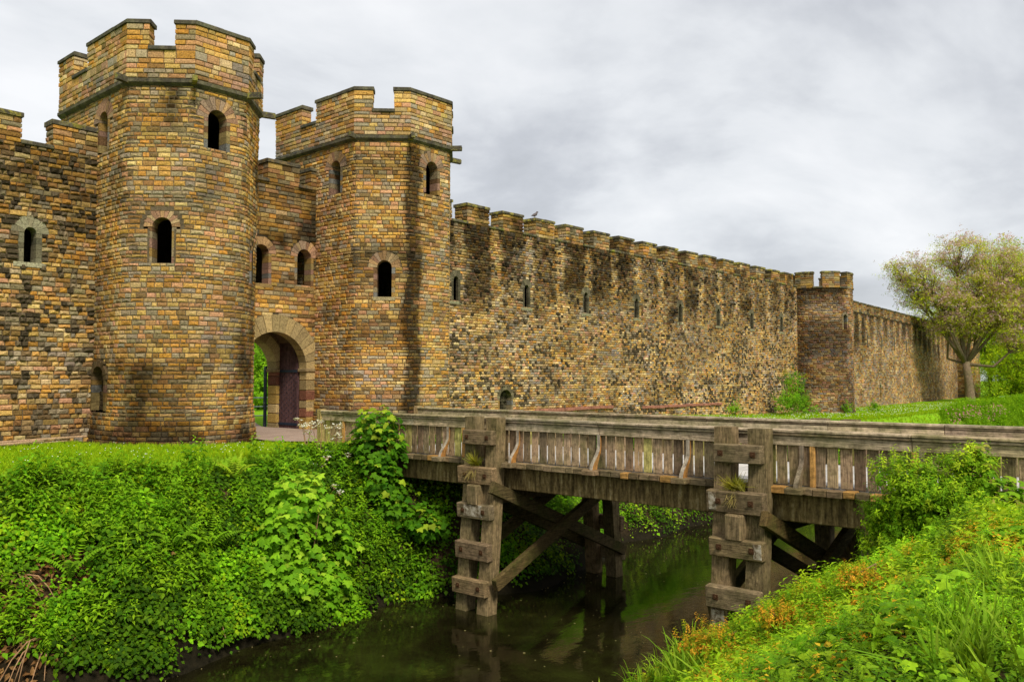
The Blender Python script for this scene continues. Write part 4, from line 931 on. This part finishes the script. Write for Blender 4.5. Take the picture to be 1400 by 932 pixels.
# --- lawn
n = 26000; x = g.uniform(-2, 19, n); y = g.uniform(19.2, 27.2, n); k_ = (np.hypot(x-13.6, y-26.3) > 3.0) & ~((x > 15.2) & (y > 21.5)); x, y = x[k_], y[k_]
x2 = 30+90*g.random(26000)**1.4; y2 = g.uniform(17.0, 28, 26000); sc2 = np.full(26000, .16)
X_ = np.concatenate([x, x2]); Y_ = np.concatenate([y, y2]); z = height(X_, Y_)-.01; sc_ = np.concatenate([g.uniform(.07, .13, len(x)), g.uniform(.12, .2, 26000)])
k_ = ~((X_ > 64) & (X_ < 71) & (Y_ > 24)); X_, Y_, z, sc_ = X_[k_], Y_[k_], z[k_], sc_[k_]
tag(scatter('lawn_grass', GRASS, np.stack([X_, Y_, z], 1), np.array([0, 0, 1])+g.normal(0, .15, (len(X_), 3)), sc_*1.4, cols(len(X_), g, (.17, .38, .01), (.36, .52, .02)), 'grassm'), 'short bright lawn grass at the foot of the walls', 'grass', kind='stuff')
n = 600; x = g.uniform(-1, 15.5, n); y = g.uniform(19.6, 26.6, n); k_ = (fbm(x*.7, y*.9, 31) > .45) & (np.hypot(x-13.6, y-26.3) > 3.1); x, y = x[k_], y[k_]
x2 = 35+70*g.random(1500); y2 = g.uniform(20.5, 27, 1500); X_ = np.concatenate([x, x2]); Y_ = np.concatenate([y, y2])
DAISY = [T([(math.cos(a)*.5, math.sin(a)*.5, 0) for a in np.arange(6)*math.pi/3], [tuple(range(6))])]
tag(scatter('daisies', DAISY, np.stack([X_, Y_, height(X_, Y_)+.13], 1), (-.3, -.5, 1), np.where(X_ < 20, .026, .06), (.75, .75, .65), 'petal'), 'tiny white daisies dotted over the lawn', 'daisies', kind='stuff')
# tall grass by the far bank edge
n = 16000; x = 55+80*g.random(n); y = 16.6+g.random(n)*(2.4+.055*np.maximum(0, x-62)); k_ = (fbm(x*.15, y*.7, 33) > .30) & (x > 3.75*y+4*fbm(x*.2, y, 3)-2); x, y = x[k_], y[k_]
tag(scatter('tall_grass', LONG+SPRIG[:3], np.stack([x, y, height(x, y)], 1), np.array([0, 0, 1])+g.normal(0, .15, (len(x), 3)), g.uniform(.4, 1.0, len(x))*(.6+.7*fbm(x*.3, y*.6, 35))*(.75+.006*(x-40)), cols(len(x), g, (.09, .26, .01), (.24, .44, .03)), 'grassm'), 'tall rough grass on the far bank beyond the bridge', 'grass', kind='stuff')
n = 260; x = g.uniform(72, 90, n); y = 18.2+g.random(n)*.9
tag(scatter('wildflowers', DAISY, np.stack([x, y, height(x, y)+g.uniform(.45, .9, n)], 1), (-.6, -.5, .6), g.uniform(.06, .12, n), cols(n, g, (.40, .12, .16), (.55, .25, .28)), 'petal'), 'pinkish wildflowers in the rough grass beyond the bridge', 'flowers', kind='stuff')

# --- the near bank
n = 56000; x = 22*g.random(n)**.75+1.0; y = g.uniform(-1.0, 9.4, n)
az = np.degrees(np.arctan2(x, y)); k_ = (az > 28) & (y < bankN(x)-.02) & (np.hypot(x, y) > 2.2) & ~((x > 15.7) & (x < 20.4) & (y < 4.2)) & ~((x > 15.9) & (x < 20.4) & (g.random(n) < .5)); x, y = x[k_], y[k_]
dist = np.hypot(x, y); lim = sstep(2, 7, dist)
z = height(x, y)+.10+(.55*fbm(x*.9, y*.9, 14)-.20)*lim+g.uniform(-.06, .06, len(x))
patch = fbm(x*1.0, y*1.0, 23); c = cols(len(x), g, (.09, .26, .010), (.24, .46, .025)); c = c*(.62+.8*sstep(.35, .62, patch))[:, None]
oran = (1.1*sstep(.49, .60, fbm(x*.75+3, y*.75, 29))*sstep(17, 10, dist+0*x)*sstep(4, 8, dist)+.008) > g.random(len(x))*1.5
c = np.where(oran[:, None], cols(len(x), g, (.66, .34, .02), (.60, .48, .03)), c)
nrm = gnormal(x, y)*.4+np.array([-.2, -.1, .8])+g.normal(0, .25, (len(x), 3)); s_ = g.uniform(.12, .24, len(x))*(.75+.25*sstep(3, 10, dist))
tag(scatter('undergrowth', IVY+SPRIG+BROAD[:2]+FINE[:2], np.stack([x, y, z], 1), nrm, s_, c), 'yellow-green undergrowth covering the near river bank', 'undergrowth', kind='stuff')
n = 5200; x = 16*g.random(n)**.8+1.2; y = g.uniform(-.5, 8.4, n); k_ = (fbm(x*.8+9, y*.8, 97) > .50) & (np.degrees(np.arctan2(x, y)) > 30) & (y < bankN(x)-.05) & (np.hypot(x, y) > 2.8) & (x < 15.6); x, y = x[k_], y[k_]; dd = np.hypot(x, y)
tag(scatter('bramble_leaves', BROAD, np.stack([x, y, height(x, y)+.13+(.55*fbm(x*.9, y*.9, 14)-.20)*sstep(2, 7, dd)], 1), np.array([-.2, -.05, .9])+g.normal(0, .25, (len(x), 3)), g.uniform(.13, .26, len(x))*(.6+.4*sstep(3, 9, dd)), cols(len(x), g, (.10, .26, .015), (.30, .48, .03))), 'patches of broader lobed leaves among the near bank undergrowth', 'undergrowth', kind='stuff')
n = 9000; x = 18*g.random(n)**.8+1.2; y = g.uniform(-.5, 8.8, n); az = np.degrees(np.arctan2(x, y)); k_ = (az > 30) & (y < bankN(x)-.05) & (np.hypot(x, y) > 2.6) & ~((x > 15.3) & (x < 20.4)) & (fbm(x*1.2, y*1.2, 71) > .44); x, y = x[k_], y[k_]
dist = np.hypot(x, y)
tag(scatter('tall_weeds', SPRIG[:5]+FINE, np.stack([x, y, height(x, y)-.05+(.45*fbm(x*.9, y*.9, 14)-.16)*sstep(2, 7, dist)], 1), np.array([-.05, .05, 1])+g.normal(0, .2, (len(x), 3)), g.uniform(.28, .55, len(x))*(.55+.45*sstep(3, 9, dist)), cols(len(x), g, (.13, .29, .01), (.32, .48, .03))), 'upright leafy weeds rising out of the near bank undergrowth', 'weeds', kind='stuff')
def pick(px, py, rise=0):
    """point of the ground seen at a place of the photograph"""
    F_ = 1169; p = math.atan(51/F_); yw = R(48.4); f0 = np.array([math.sin(yw), math.cos(yw), 0]); r_ = np.array([math.cos(yw), -math.sin(yw), 0]); u0 = np.array([0, 0, 1.])
    d = f0*math.cos(p)+u0*math.sin(p)+r_*(px-700)/F_-(u0*math.cos(p)-f0*math.sin(p))*(py-466)/F_
    for t in np.arange(2.5, 140, .05):
        q = np.array([0, 0, 2.])+d*t
        if q[2] < float(height(q[0], q[1]))+rise: return q
    return q
n = 1500; pts = []
for cxp, cyp, sp_, cnt in ((895, 925, 45, 55), (1350, 905, 60, 40), (1385, 820, 20, 10), (840, 935, 20, 16)):
    for _ in range(cnt): pts.append(pick(cxp+rr.gauss(0, sp_), min(1100, cyp+rr.gauss(0, 18)), .1))
pts = np.array(pts); dist = np.linalg.norm(pts[:, :2], axis=1)
tag(scatter('grass_clumps', WIDE+LONG, pts, np.array([-.1, .1, 1])+g.normal(0, .18, (len(pts), 3)), np.minimum(.75, .05*dist+.18)*g.uniform(.7, 1.1, len(pts)), cols(len(pts), g, (.12, .28, .02), (.26, .42, .05)), 'grassm'), 'long bladed grass clumps at the bottom of the near bank', 'grass', kind='stuff')
# --- specks floating on the river
n = 420; x = g.uniform(6, 34, n); y = np.where(g.random(n) < .35, bankW(x)-g.random(n)**2*1.5-.1, g.uniform(9.5, 16.2, n)); 
tag(scatter('floating_specks', DAISY+[leafT()], np.stack([x, y, np.full(n, WL+.012)], 1), (0, 0, 1), g.uniform(.015, .06, n), cols(n, g, (.30, .28, .10), (.45, .36, .16))), 'small leaves and petals floating on the dark water', 'leaf litter', kind='stuff')

# --- shrubs with leaves on shoots
def shrub(name, base, label, cat, lobes, n, leafs, size, ca, cb, stems=6, seed=0, tip=None, shell=.55, group=None, gapf=.30):
    root = thing(name, tuple(base), label, cat, group); g = np.random.default_rng(seed); base = np.array(base, float)
    P = []; Nn = []; wts = np.array([l[1][0]*l[1][2] for l in lobes]); wts = wts/wts.sum()
    for (c, r_), w in zip(lobes, wts):
        k_ = int(n*w); d = g.normal(0, 1, (k_, 3)); d /= np.linalg.norm(d, axis=1)[:, None]; q = g.uniform(shell, 1.05, k_)[:, None]*(1+.35*(vnoise(d[:, 0]*3+seed, d[:, 2]*3+d[:, 1]*2, 5)-.5))[:, None]
        P.append(np.array(c)+d*q*np.array(r_)); Nn.append(d*.55+np.array([-.15, -.25, .7])+g.normal(0, .25, (k_, 3)))
    P = np.concatenate(P)+base; Nn = np.concatenate(Nn); r0 = np.mean([l[1][0] for l in lobes]); fz_ = 1.9/r0
    kp = vnoise(P[:, 0]*fz_+P[:, 1]*fz_*.7+seed, P[:, 2]*fz_*1.3, 66) > gapf*g.uniform(.8, 1.1, len(P)); P = P[kp]; Nn = Nn[kp]; c = cols(len(P), g, ca, cb)
    if tip is not None:
        hh = (P[:, 2]-P[:, 2].min())/np.ptp(P[:, 2]); m_ = g.random(len(P)) < (.08+.45*sstep(.65, 1, hh) if tip[1] > tip[0]*.9 else .5); c = np.where(m_[:, None], cols(len(P), g, tip, np.array(tip)*.7), c)
    fo = scatter('foliage', leafs, P, Nn, g.uniform(.7, 1.2, len(P))*size, c, 'leaf', root, seed=seed)
    m = MB()
    for i in range(stems):
        t = P[g.integers(len(P))]; b = base+np.array([g.uniform(-.1, .1), g.uniform(-.1, .1), -.1]); mid = (b+t)/2+g.normal(0, .08, 3); mid[2] += .1
        m.tube([b, mid, t], [.022, .015, .006], 5, (.9, .8, .7))
    m.build('stem', 'twig', root); return root
ML = [mapleT()]; OV = [leafT(1, .5, .08, .15)]
b = np.array([12.0, 17.35, -3.2])
shrub('sycamore_sapling', b, 'big sycamore sapling with pale lobed leaves hanging over the water left of the bridge', 'shrub',
      [((-.2, -.6, .05), (1.1, .5, .4)), ((0, .1, 2.25), (.85, .7, .75)), ((-.5, -.1, 1.5), (.8, .65, .75)), ((.55, -.2, 1.1), (.95, .6, .6)), ((-.55, -.35, .55), (.9, .6, .6)), ((.3, -.5, .35), (1.0, .55, .5))], 2100, ML, .20, (.08, .24, .012), (.19, .42, .025), 12, 21, (.28, .50, .05))
b = np.array([15.05, 18.55, -.9])
shrub('climbing_sycamore', b, 'rounded dark sycamore bush climbing over the bridge railing near the gate', 'shrub',
      [((.3, .1, 1.6), (.6, .85, .5)), ((.2, 0, 1.0), (.7, 1.05, .7)), ((0, -.1, .2), (.65, 1.1, .7)), ((.2, -.5, -.6), (.6, 1.0, .6)), ((.5, -1.6, -.9), (.5, .7, .45))], 1900, ML, .19, (.03, .12, .006), (.09, .24, .012), 9, 22, (.26, .40, .04))
shrub('ivy_shoot', (16.2, 17.2, -2.4), 'small pale leafy shoot in the shade under the near end of the bridge', 'shrub', [((0, 0, .7), (.25, .3, .4)), ((.1, -.1, .2), (.3, .3, .3))], 90, ML, .15, (.05, .16, .01), (.1, .24, .015), 3, 23)
b = np.array([14.85, 4.35, -.85])
shrub('elder_bush', b, 'feathery bright elder bush in front of the right hand bridge railing', 'shrub',
      [((.1, .2, 1.05), (.5, .6, .45)), ((-.1, -.25, .75), (.55, .75, .5)), ((.1, .35, .0), (.5, .55, .4)), ((.1, -.6, -.1), (.55, .8, .5)), ((.2, .4, .45), (.45, .5, .35)), ((.3, -.65, 1.25), (.32, .4, .38)), ((0, 0, .15), (.55, .7, .35))], 4200, FINE+SPRIG[:5]+SPRIG, .27, (.08, .22, .01), (.22, .40, .02), 9, 24, (.34, .52, .04), .4)  # paler colour on the upper leaves paints the lit tops
b = np.array([15.1, 3.35, -.25])
shrub('vine', b, 'leafy vine with lobed leaves growing up the railing at the right edge', 'shrub',
      [((.2, .25, .75), (.25, .3, .5)), ((.1, -.1, .35), (.4, .5, .4)), ((.1, .7, .1), (.4, .5, .3))], 560, ML, .16, (.08, .22, .012), (.22, .40, .03), 7, 25, (.40, .38, .06))
p_ = pick(1080, 566); b = np.array([59.0, 25.6, -.7])
shrub('young_tree', b, 'bright green bush growing at the foot of the wall by the turret', 'bush',
      [((0, 0, 2.2), (1.0, .8, 1.0)), ((-1.3, 0, 1.0), (1.0, .8, .9)), ((1.3, .2, 1.2), (1.0, .8, .8)), ((.2, 0, .8), (1.6, .9, .8)), ((1.8, -.4, .3), (.9, .7, .5))], 620, SPRIG, .5, (.08, .24, .012), (.18, .36, .02), 12, 26, None, .25)
for i, (px, py, s_, lb) in enumerate(((1003, 572, .8, 'low green weed at the wall foot just right of the red stone band'), (1158, 566, .7, 'thin sapling at the foot of the round turret'), (1195, 563, .6, 'small weed tuft in the grass right of the round turret'))):
    p_ = pick(px, py); shrub('weed', p_, lb, 'weed', [((0, 0, .6*s_), (.6*s_, .4, .7*s_))], 60, SPRIG, .4, (.08, .24, .012), (.18, .36, .02), 3, 40+i, None, .1, 'weeds by the wall')
# orange tinted bushes low on the near bank
for i, (px, py, s_, lb) in enumerate(((985, 885, .55, 'orange-leaved low bush beside the foot of the nearer bridge pier'), (1190, 800, .38, 'small bush with rusty orange new leaves halfway up the near bank'), (1075, 850, .35, 'orange and yellow tinged bramble right of the nearer pier'))):
    p_ = pick(px, py, .2); shrub('bramble', p_, lb, 'shrub', [((0, 0, .15*s_), (s_, s_, .45*s_)), ((-.4*s_, .3*s_, .2*s_), (.7*s_, .7*s_, .4*s_))], int(900*s_*s_)+130, SPRIG+IVY[:2], .15, (.13, .24, .012), (.30, .30, .02), 5, 50+i, (.72, .38, .03), .3, 'orange tinted brambles')
# ferns
def fern(p, size, n, col, label, seed):
    root = thing('fern', tuple(p), label, 'fern', 'ferns on the banks'); g = np.random.default_rng(seed); yaw = np.arange(n)*2*np.pi/n+g.uniform(-.25, .25, n)
    up = np.stack([np.sin(yaw)*.9, -np.cos(yaw)*.9, np.ones(n)], 1)*np.array([-.55, -.55, 1])*1.0+g.normal(0, .1, (n, 3))
    scatter('frond', [frondT(16, .17, .45), frondT(16, .19, .6)], np.repeat(np.array([p]), n, 0), np.array([-.12, -.12, 1])+g.normal(0, .16, (n, 3)), size*g.uniform(.75, 1.1, n), cols(n, g, col, np.array(col)*1.3), 'leaf', root, yaw=yaw, seed=seed)
    return root
for i, (px, py, s_, n_, lb) in enumerate(((95, 790, .75, 8, 'fern nearest the dry twigs on the far bank at the left'), (240, 752, .7, 7, 'upright fern on the middle of the leafy castle bank'), (283, 752, .65, 7, 'fern just left of the pale sycamore sapling, beside another fern'), (322, 655, .6, 8, 'pale fern near the top of the bank below the tower'), (390, 640, .6, 8, 'fern below the white flowers near the bridge end'),
        (1245, 785, .42, 8, 'fern below the elder bush on the near bank'), (1120, 925, .30, 8, 'bright fern in the bottom foreground below the orange bramble'), (1020, 935, .32, 8, 'fern at the lower edge beside the long grass'), (1205, 790, .35, 7, 'small fern left of another fern under the elder bush'), (930, 915, .34, 8, 'bright fern lowest on the near bank close to the water'), (1075, 935, .30, 8, 'yellow-green fern at the lower edge between two other foreground ferns'), (965, 935, .32, 7, 'fern at the lower edge under the orange bramble by the pier'), (1170, 870, .24, 8, 'small fern in the middle of the near bank undergrowth'))):
    p_ = pick(px, py, .12); fern(p_, s_, n_, (.12, .27, .015) if i != 3 else (.22, .34, .03), lb, 70+i)
# cow parsley
def parsley(p, h, label, seed):
    root = thing('cow_parsley', tuple(p), label, 'wildflower', 'white cow parsley'); g = np.random.default_rng(seed); m = MB(); P = []
    for i in range(g.integers(3, 6)):
        t = np.array(p)+np.array([g.normal(0, .16), g.normal(0, .2), h*g.uniform(.6, 1.1)]); m.tube([p, (np.array(p)+t)/2+g.normal(0, .03, 3), t], [.012, .009, .006], 4, (.5, 1.1, .3))
        for j in range(7):
            q = t+g.normal(0, .07, 3)*np.array([1, 1, .35]); m.tube([t-np.array([0, 0, .1]), q], .004, 3, (.5, 1.1, .3)); P += [q+g.normal(0, .022, 3)*np.array([1, 1, .4]) for _ in range(7)]
    m.build('stem', 'twig', root); P = np.array(P); scatter('blossom', DAISY, P, np.array([0, 0, 1])+g.normal(0, .4, (len(P), 3)), g.uniform(.022, .045, len(P)), (.82, .82, .72), 'petal', root)
for i, (px, py, h, lb) in enumerate(((418, 612, .75, 'leftmost tall white cow parsley beside the bridge end'), (438, 620, .95, 'tallest cow parsley right against the bridge end post'), (458, 622, .8, 'cow parsley in front of the first railing slats'), (470, 640, .5, 'low cow parsley below the railing next to the dark sycamore bush'), (432, 650, .45, 'short cow parsley on the bank below the taller white flowers'), (446, 690, .5, 'lone white flower head lower down beside the pale sycamore sapling'))):
    q = pick(px, py, .1); parsley(q, h, lb, 90+i)
# tufts growing on the piers
for i, (p, lb) in enumerate((((15.42, BY[1]+.12, -.17), 'yellowing grass tuft growing out of the farther bridge pier'), ((15.42, BY[0]+.05, -.17), 'grass tuft growing out of the nearer bridge pier'))):
    root = thing('grass_tuft', p, lb, 'grass tuft', 'tufts on the piers'); g = np.random.default_rng(i); n = 16
    scatter('blades', LONG, np.array(p)+g.normal(0, .05, (n, 3))*np.array([.5, 2, .3]), np.array([-.35, 0, .8])+g.normal(0, .35, (n, 3)), g.uniform(.25, .5, n), cols(n, g, (.20, .27, .03), (.40, .36, .08)), 'grassm', root)
    scatter('hanging_blades', LONG, np.array(p)+g.normal(0, .05, (8, 3))*np.array([.3, 1.5, .3])+np.array([-.1, 0, 0]), np.array([-.35, 0, -1])+g.normal(0, .15, (8, 3)), g.uniform(.3, .5, 8), cols(8, g, (.35, .30, .08), (.42, .32, .12)), 'grassm', root)
# dry roots at the left
for i, (px, py, r_, lb) in enumerate(((70, 905, .9, 'bunch of pale dry roots arching into the water at the bottom left'), (25, 815, .8, 'brown tangle of dead stems on the far bank at the left edge'), (300, 868, .5, 'thin dead twigs on the muddy edge left of the sapling'))):
    p = pick(px, py, .05); root = thing('dead_branches', tuple(p), lb, 'dead branches', 'dead branches at the waterline'); m = MB(); g = np.random.default_rng(i)
    for j in range(16):
        a = g.uniform(0, 6.28); d = np.array([math.cos(a), math.sin(a)*.6-.3, 0])*r_*g.uniform(.5, 1.3); hgt = g.uniform(.1, .5)*r_; o_ = p+np.array([g.normal(0, .1), .3+g.normal(0, .1), .25])
        q = [o_+d*t+np.array([0, 0, hgt*math.sin(math.pi*t)-.5*t*r_]) for t in (0, .25, .5, .75, 1)]; m.tube(q, [.018, .016, .013, .010, .005], 5, (g.uniform(.7, 1.5),)*3)
    m.build('twigs', 'twig', root)

# ------------------------------------------------------------------ trees
RV = np.array([.664, -.748, 0]); FV = np.array([.748, .664, 0])
def tree(name, base, label, cat, lobes, nclump, per, size, ca, cb, leafs, seed, tr=.4, hk=4, lean_=0, blossom=None, group=None, cl=.5, gap=.0):
    """trunk, limbs to every lobe, twigs to every leaf clump; lobes = (sideways, depth, height, ru, rd, rh)"""
    root = thing(name, tuple(base), label, cat, group); g = np.random.default_rng(seed); base = np.array(base, float); m = MB(); bm2 = MB(); tw = MB()
    up_ = np.array([0, 0, 1.]); tp = base+up_*hk+RV*lean_
    m.tube([base-up_*.4, base+up_*.3, base+up_*hk*.5+RV*lean_*.3, tp], [tr*1.5, tr*1.1, tr*.85, tr*.75], 12)
    P = []; wts = np.array([l[3]*l[5] for l in lobes]); wts = wts/wts.sum(); CC = []
    for (u, d, h, ru, rd_, rh), w in zip(lobes, wts):
        c = base+RV*u+FV*d+up_*h; mid = tp*.5+c*.5+g.normal(0, .7, 3)*min(1, ru/3)-up_*.25*abs(u)*.3
        bm2.tube([tp-up_*.3, mid, c, c+(c-mid)*.35], [tr*.42, tr*.26, tr*.15, tr*.06], 7)
        for _ in range(max(3, int(nclump*w))):
            v = g.normal(0, 1, 3); v /= np.linalg.norm(v); q = c+(RV*v[0]*ru+FV*v[1]*rd_+up_*v[2]*rh)*g.uniform(.45, 1.08)
            a_ = c+(mid-c)*g.uniform(0, .5); k_ = (a_+q)/2+g.normal(0, .25, 3)-up_*.1; tw.tube([a_, k_, q], [tr*.10+.015, tr*.06+.012, .012], 4); P.append(q); CC.append(g.uniform(.72, 1.3))
    m.build('trunk', 'bark', root, smooth=True); bm2.build('limbs', 'bark', root, smooth=True); tw.build('twigs', 'bark', root)
    P = np.array(P); CC = np.array(CC); ix = np.repeat(np.arange(len(P)), per); off = g.normal(0, cl, (len(ix), 3)); off[:, 2] *= .6
    c = cols(len(ix), g, ca, cb, .2)*CC[ix][:, None]
    scatter('crown', leafs, P[ix]+off, g.normal(0, .4, (len(ix), 3))+np.array([-.2, -.3, .7]), g.uniform(.6, 1.2, len(ix))*size, c, 'leaf', root, seed=seed)
    if blossom:
        iy = np.repeat(np.arange(len(P))[g.random(len(P)) < .85], blossom[1]); off = g.normal(0, cl*.9, (len(iy), 3)); off[:, 2] = np.abs(off[:, 2])*.8
        scatter('blossom', [rosetteT(6, leafT(1, .6, .1), .5, spread=.25, rise=.8)], P[iy]+off, up_+g.normal(0, .3, (len(iy), 3)), g.uniform(.6, 1.2, len(iy))*blossom[2], cols(len(iy), g, blossom[0], np.array(blossom[0])*.75), 'petal', root, seed=seed+1)
    return root
tree('blossoming_tree', (104.5, 25.0, -.75), 'tall tree covered in mauve blossom standing before the far castle wall', 'tree',
     [(-5.2, 0, 14.0, 2.9, 2.6, 2.6), (-.9, 0, 16.4, 3.2, 3.2, 2.1), (-3.4, 0, 11.8, 2.6, 2.4, 1.6), (-2.2, -.5, 10.2, 3.6, 3.2, 2.2), (3.4, 0, 14.6, 4.2, 3.6, 3.2), (3.2, -.6, 9.6, 4.6, 3.2, 2.6), (-7.2, .4, 14.2, 1.6, 1.6, 1.9), (-2.0, .3, 8.6, 2.4, 2.0, 1.3), (1.2, .8, 8.0, 2.4, 2.0, 1.5), (-5.6, 0, 11.2, 1.8, 1.6, 1.2), (7.4, 0, 11.5, 3.6, 3.4, 3.6), (.8, -.8, 12.4, 3.4, 3.2, 2.8), (5.6, -.4, 6.8, 3.2, 2.4, 1.5)],
     560, 28, .42, (.22, .34, .03), (.46, .56, .06), SPRIG+IVY, 8, .5, 4.6, -.4, ((.68, .50, .58), 24, .40), None, .62)
def roundlobes(w, h): return [(0, 0, h*.66, w*.75, w*.6, h*.33), (-w*.55, 0, h*.5, w*.55, w*.5, h*.28), (w*.55, .3, h*.52, w*.55, w*.5, h*.3), (-.1*w, -.3, h*.32, w*.9, w*.5, h*.2), (w*.2, 0, h*.84, w*.45, w*.4, h*.17)]
for i, (x, y, h, w, lb) in enumerate(((143, 31.5, 23, 9.5, 'bright lime green tree rising behind the blossoming tree'), (128, 22.5, 9, 6, 'rounded yellow-green tree low behind the blossoming trunk at the right edge'), (137, 26.3, 22, 8.5, 'tall bright green tree farthest back at the right edge'), (140, 18.5, 11, 7, 'leafy tree cut by the right edge behind the rail fence'), (175, 42, 17, 10, 'distant green tree whose crown shows just above the far wall'))):
    tree('leafy_tree', (x, y, -.9), lb, 'tree', roundlobes(w, h), 330, 20, .5+h*.012, (.14, .32, .01), (.36, .52, .02), IVY+SPRIG, 160+i, .35, h*.25, 0, None, 'green trees behind the blossoming tree', .75)
for i, (x, y, h, w, lb) in enumerate(((126, 26.5, 4.5, 4.5, 'bright green thicket right behind the trunk of the blossoming tree'), (134, 20.0, 4.5, 6, 'low thicket behind the rail fence at the right edge'), (165, 30, 8, 12, 'dense green thicket closing the view behind the trees'), (170, 18, 8, 12, 'dense green thicket beyond the right end of the rail fence'))):
    shrub('thicket', (x, y, -.9), lb, 'bushes', [((0, 0, h*.4), (w, w*.5, h*.6)), ((-w*.6, .5, h*.25), (w*.6, w*.4, h*.4)), ((w*.6, -.5, h*.3), (w*.7, w*.4, h*.45))], 2300, IVY+SPRIG, .5+h*.03, (.12, .28, .01), (.30, .46, .02), 8, 140+i, None, .45, 'thickets behind the blossoming tree')
tree('purple_tree', (99, 42, -.5), 'dark purple-leaved tree peeping over the wall behind the round turret', 'tree', roundlobes(3.4, 13.6), 60, 16, .5, (.10, .04, .06), (.16, .08, .09), SPRIG, 12, .25, 5)
# greenery beyond the gate
g = np.random.default_rng(8)
hs = thing('hedge', (31, 47, 0), 'bright green hedge on rising ground seen through the archway', 'hedge')
n = 6000; x = g.uniform(22, 44, n); y = 45+g.uniform(0, 5, n)+.15*(x-22); z = .2+5.2*g.random(n)**.8*(.8+.4*fbm(x*.5, y*.3, 4)); y = y+z*.6
scatter('foliage', IVY+SPRIG, np.stack([x, y, z], 1), np.array([-.3, -.7, .5])+g.normal(0, .3, (n, 3)), g.uniform(.5, .9, n), cols(n, g, (.09, .26, .01), (.20, .40, .02)), 'leaf', hs)
m = MB(); m.box((33, 51.5, 2.0), (24, 3.5, 4.4), R(8), (.3, .5, .2), .5); m.build('bank', 'ground', hs)
fn = thing('metal_fence', (24, 37, 0), 'thin galvanised rail fence seen through the archway', 'fence'); m = MB()
for z in (.18, .62, 1.05): m.tube([(19, 36.6, z), (34, 38, z)], .03, 6)
m.build('rail', 'galv', fn)
for k_ in range(7): m = MB(); m.tube([(19.2+k_*2.4, 36.62+k_*.22, -.1), (19.2+k_*2.4, 36.62+k_*.22, 1.1)], .035, 6); m.build('fence_post', 'galv', fn)
f2 = thing('metal_fence', (120, 24, -.8), 'low grey rail fence in the grass at the far right', 'fence'); m = MB(); m.tube([(106.5, 22.6, -.05), (125, 22.8, -.1), (150, 21, -.2)], .05, 6); m.build('rail', 'galv', f2)
for k_ in range(9): m = MB(); m.tube([(107+k_*4.2, 22.6, -.9), (107+k_*4.2, 22.6, -.02)], .05, 6); m.build('fence_post', 'galv', f2)
# boards lying at the foot of the left wall
bd = thing('old_boards', (8.6, 26.8, 0), 'long weathered boards lying against the foot of the left wall', 'boards')
for k_, (xa, ya, xb, yb) in enumerate(((7.2, 26.7, 10.4, 27.2), (7.6, 26.3, 9.6, 26.8), (8.2, 26.8, 11.0, 27.25))): m = MB(); m.bar((xa, ya, .1+.05*k_), (xb, yb, .13+.05*k_), .2, .05, (1.2, 1, .9)); m.build('board', 'rail', bd)
# pigeon on a merlon
pg = thing('pigeon', (33.3, 28.0, 10.15), 'small dark pigeon perched on a merlon of the long wall', 'bird')
bm_ = MB(); bm_.tube([(33.02, 28, 10.27), (33.12, 28, 10.30), (33.25, 28, 10.34), (33.38, 28, 10.40), (33.44, 28, 10.47), (33.47, 28, 10.53), (33.53, 28, 10.535), (33.58, 28, 10.52)], [.015, .04, .085, .08, .05, .042, .03, .006], 10, (1, 1, 1)); bm_.build('body', 'feather', pg, smooth=True)
m = MB(); [m.tube([(33.28, 28+s_, 10.28), (33.29, 28+s_, 10.13)], .010, 5) for s_ in (-.03, .03)]; m.build('legs', 'red', pg)
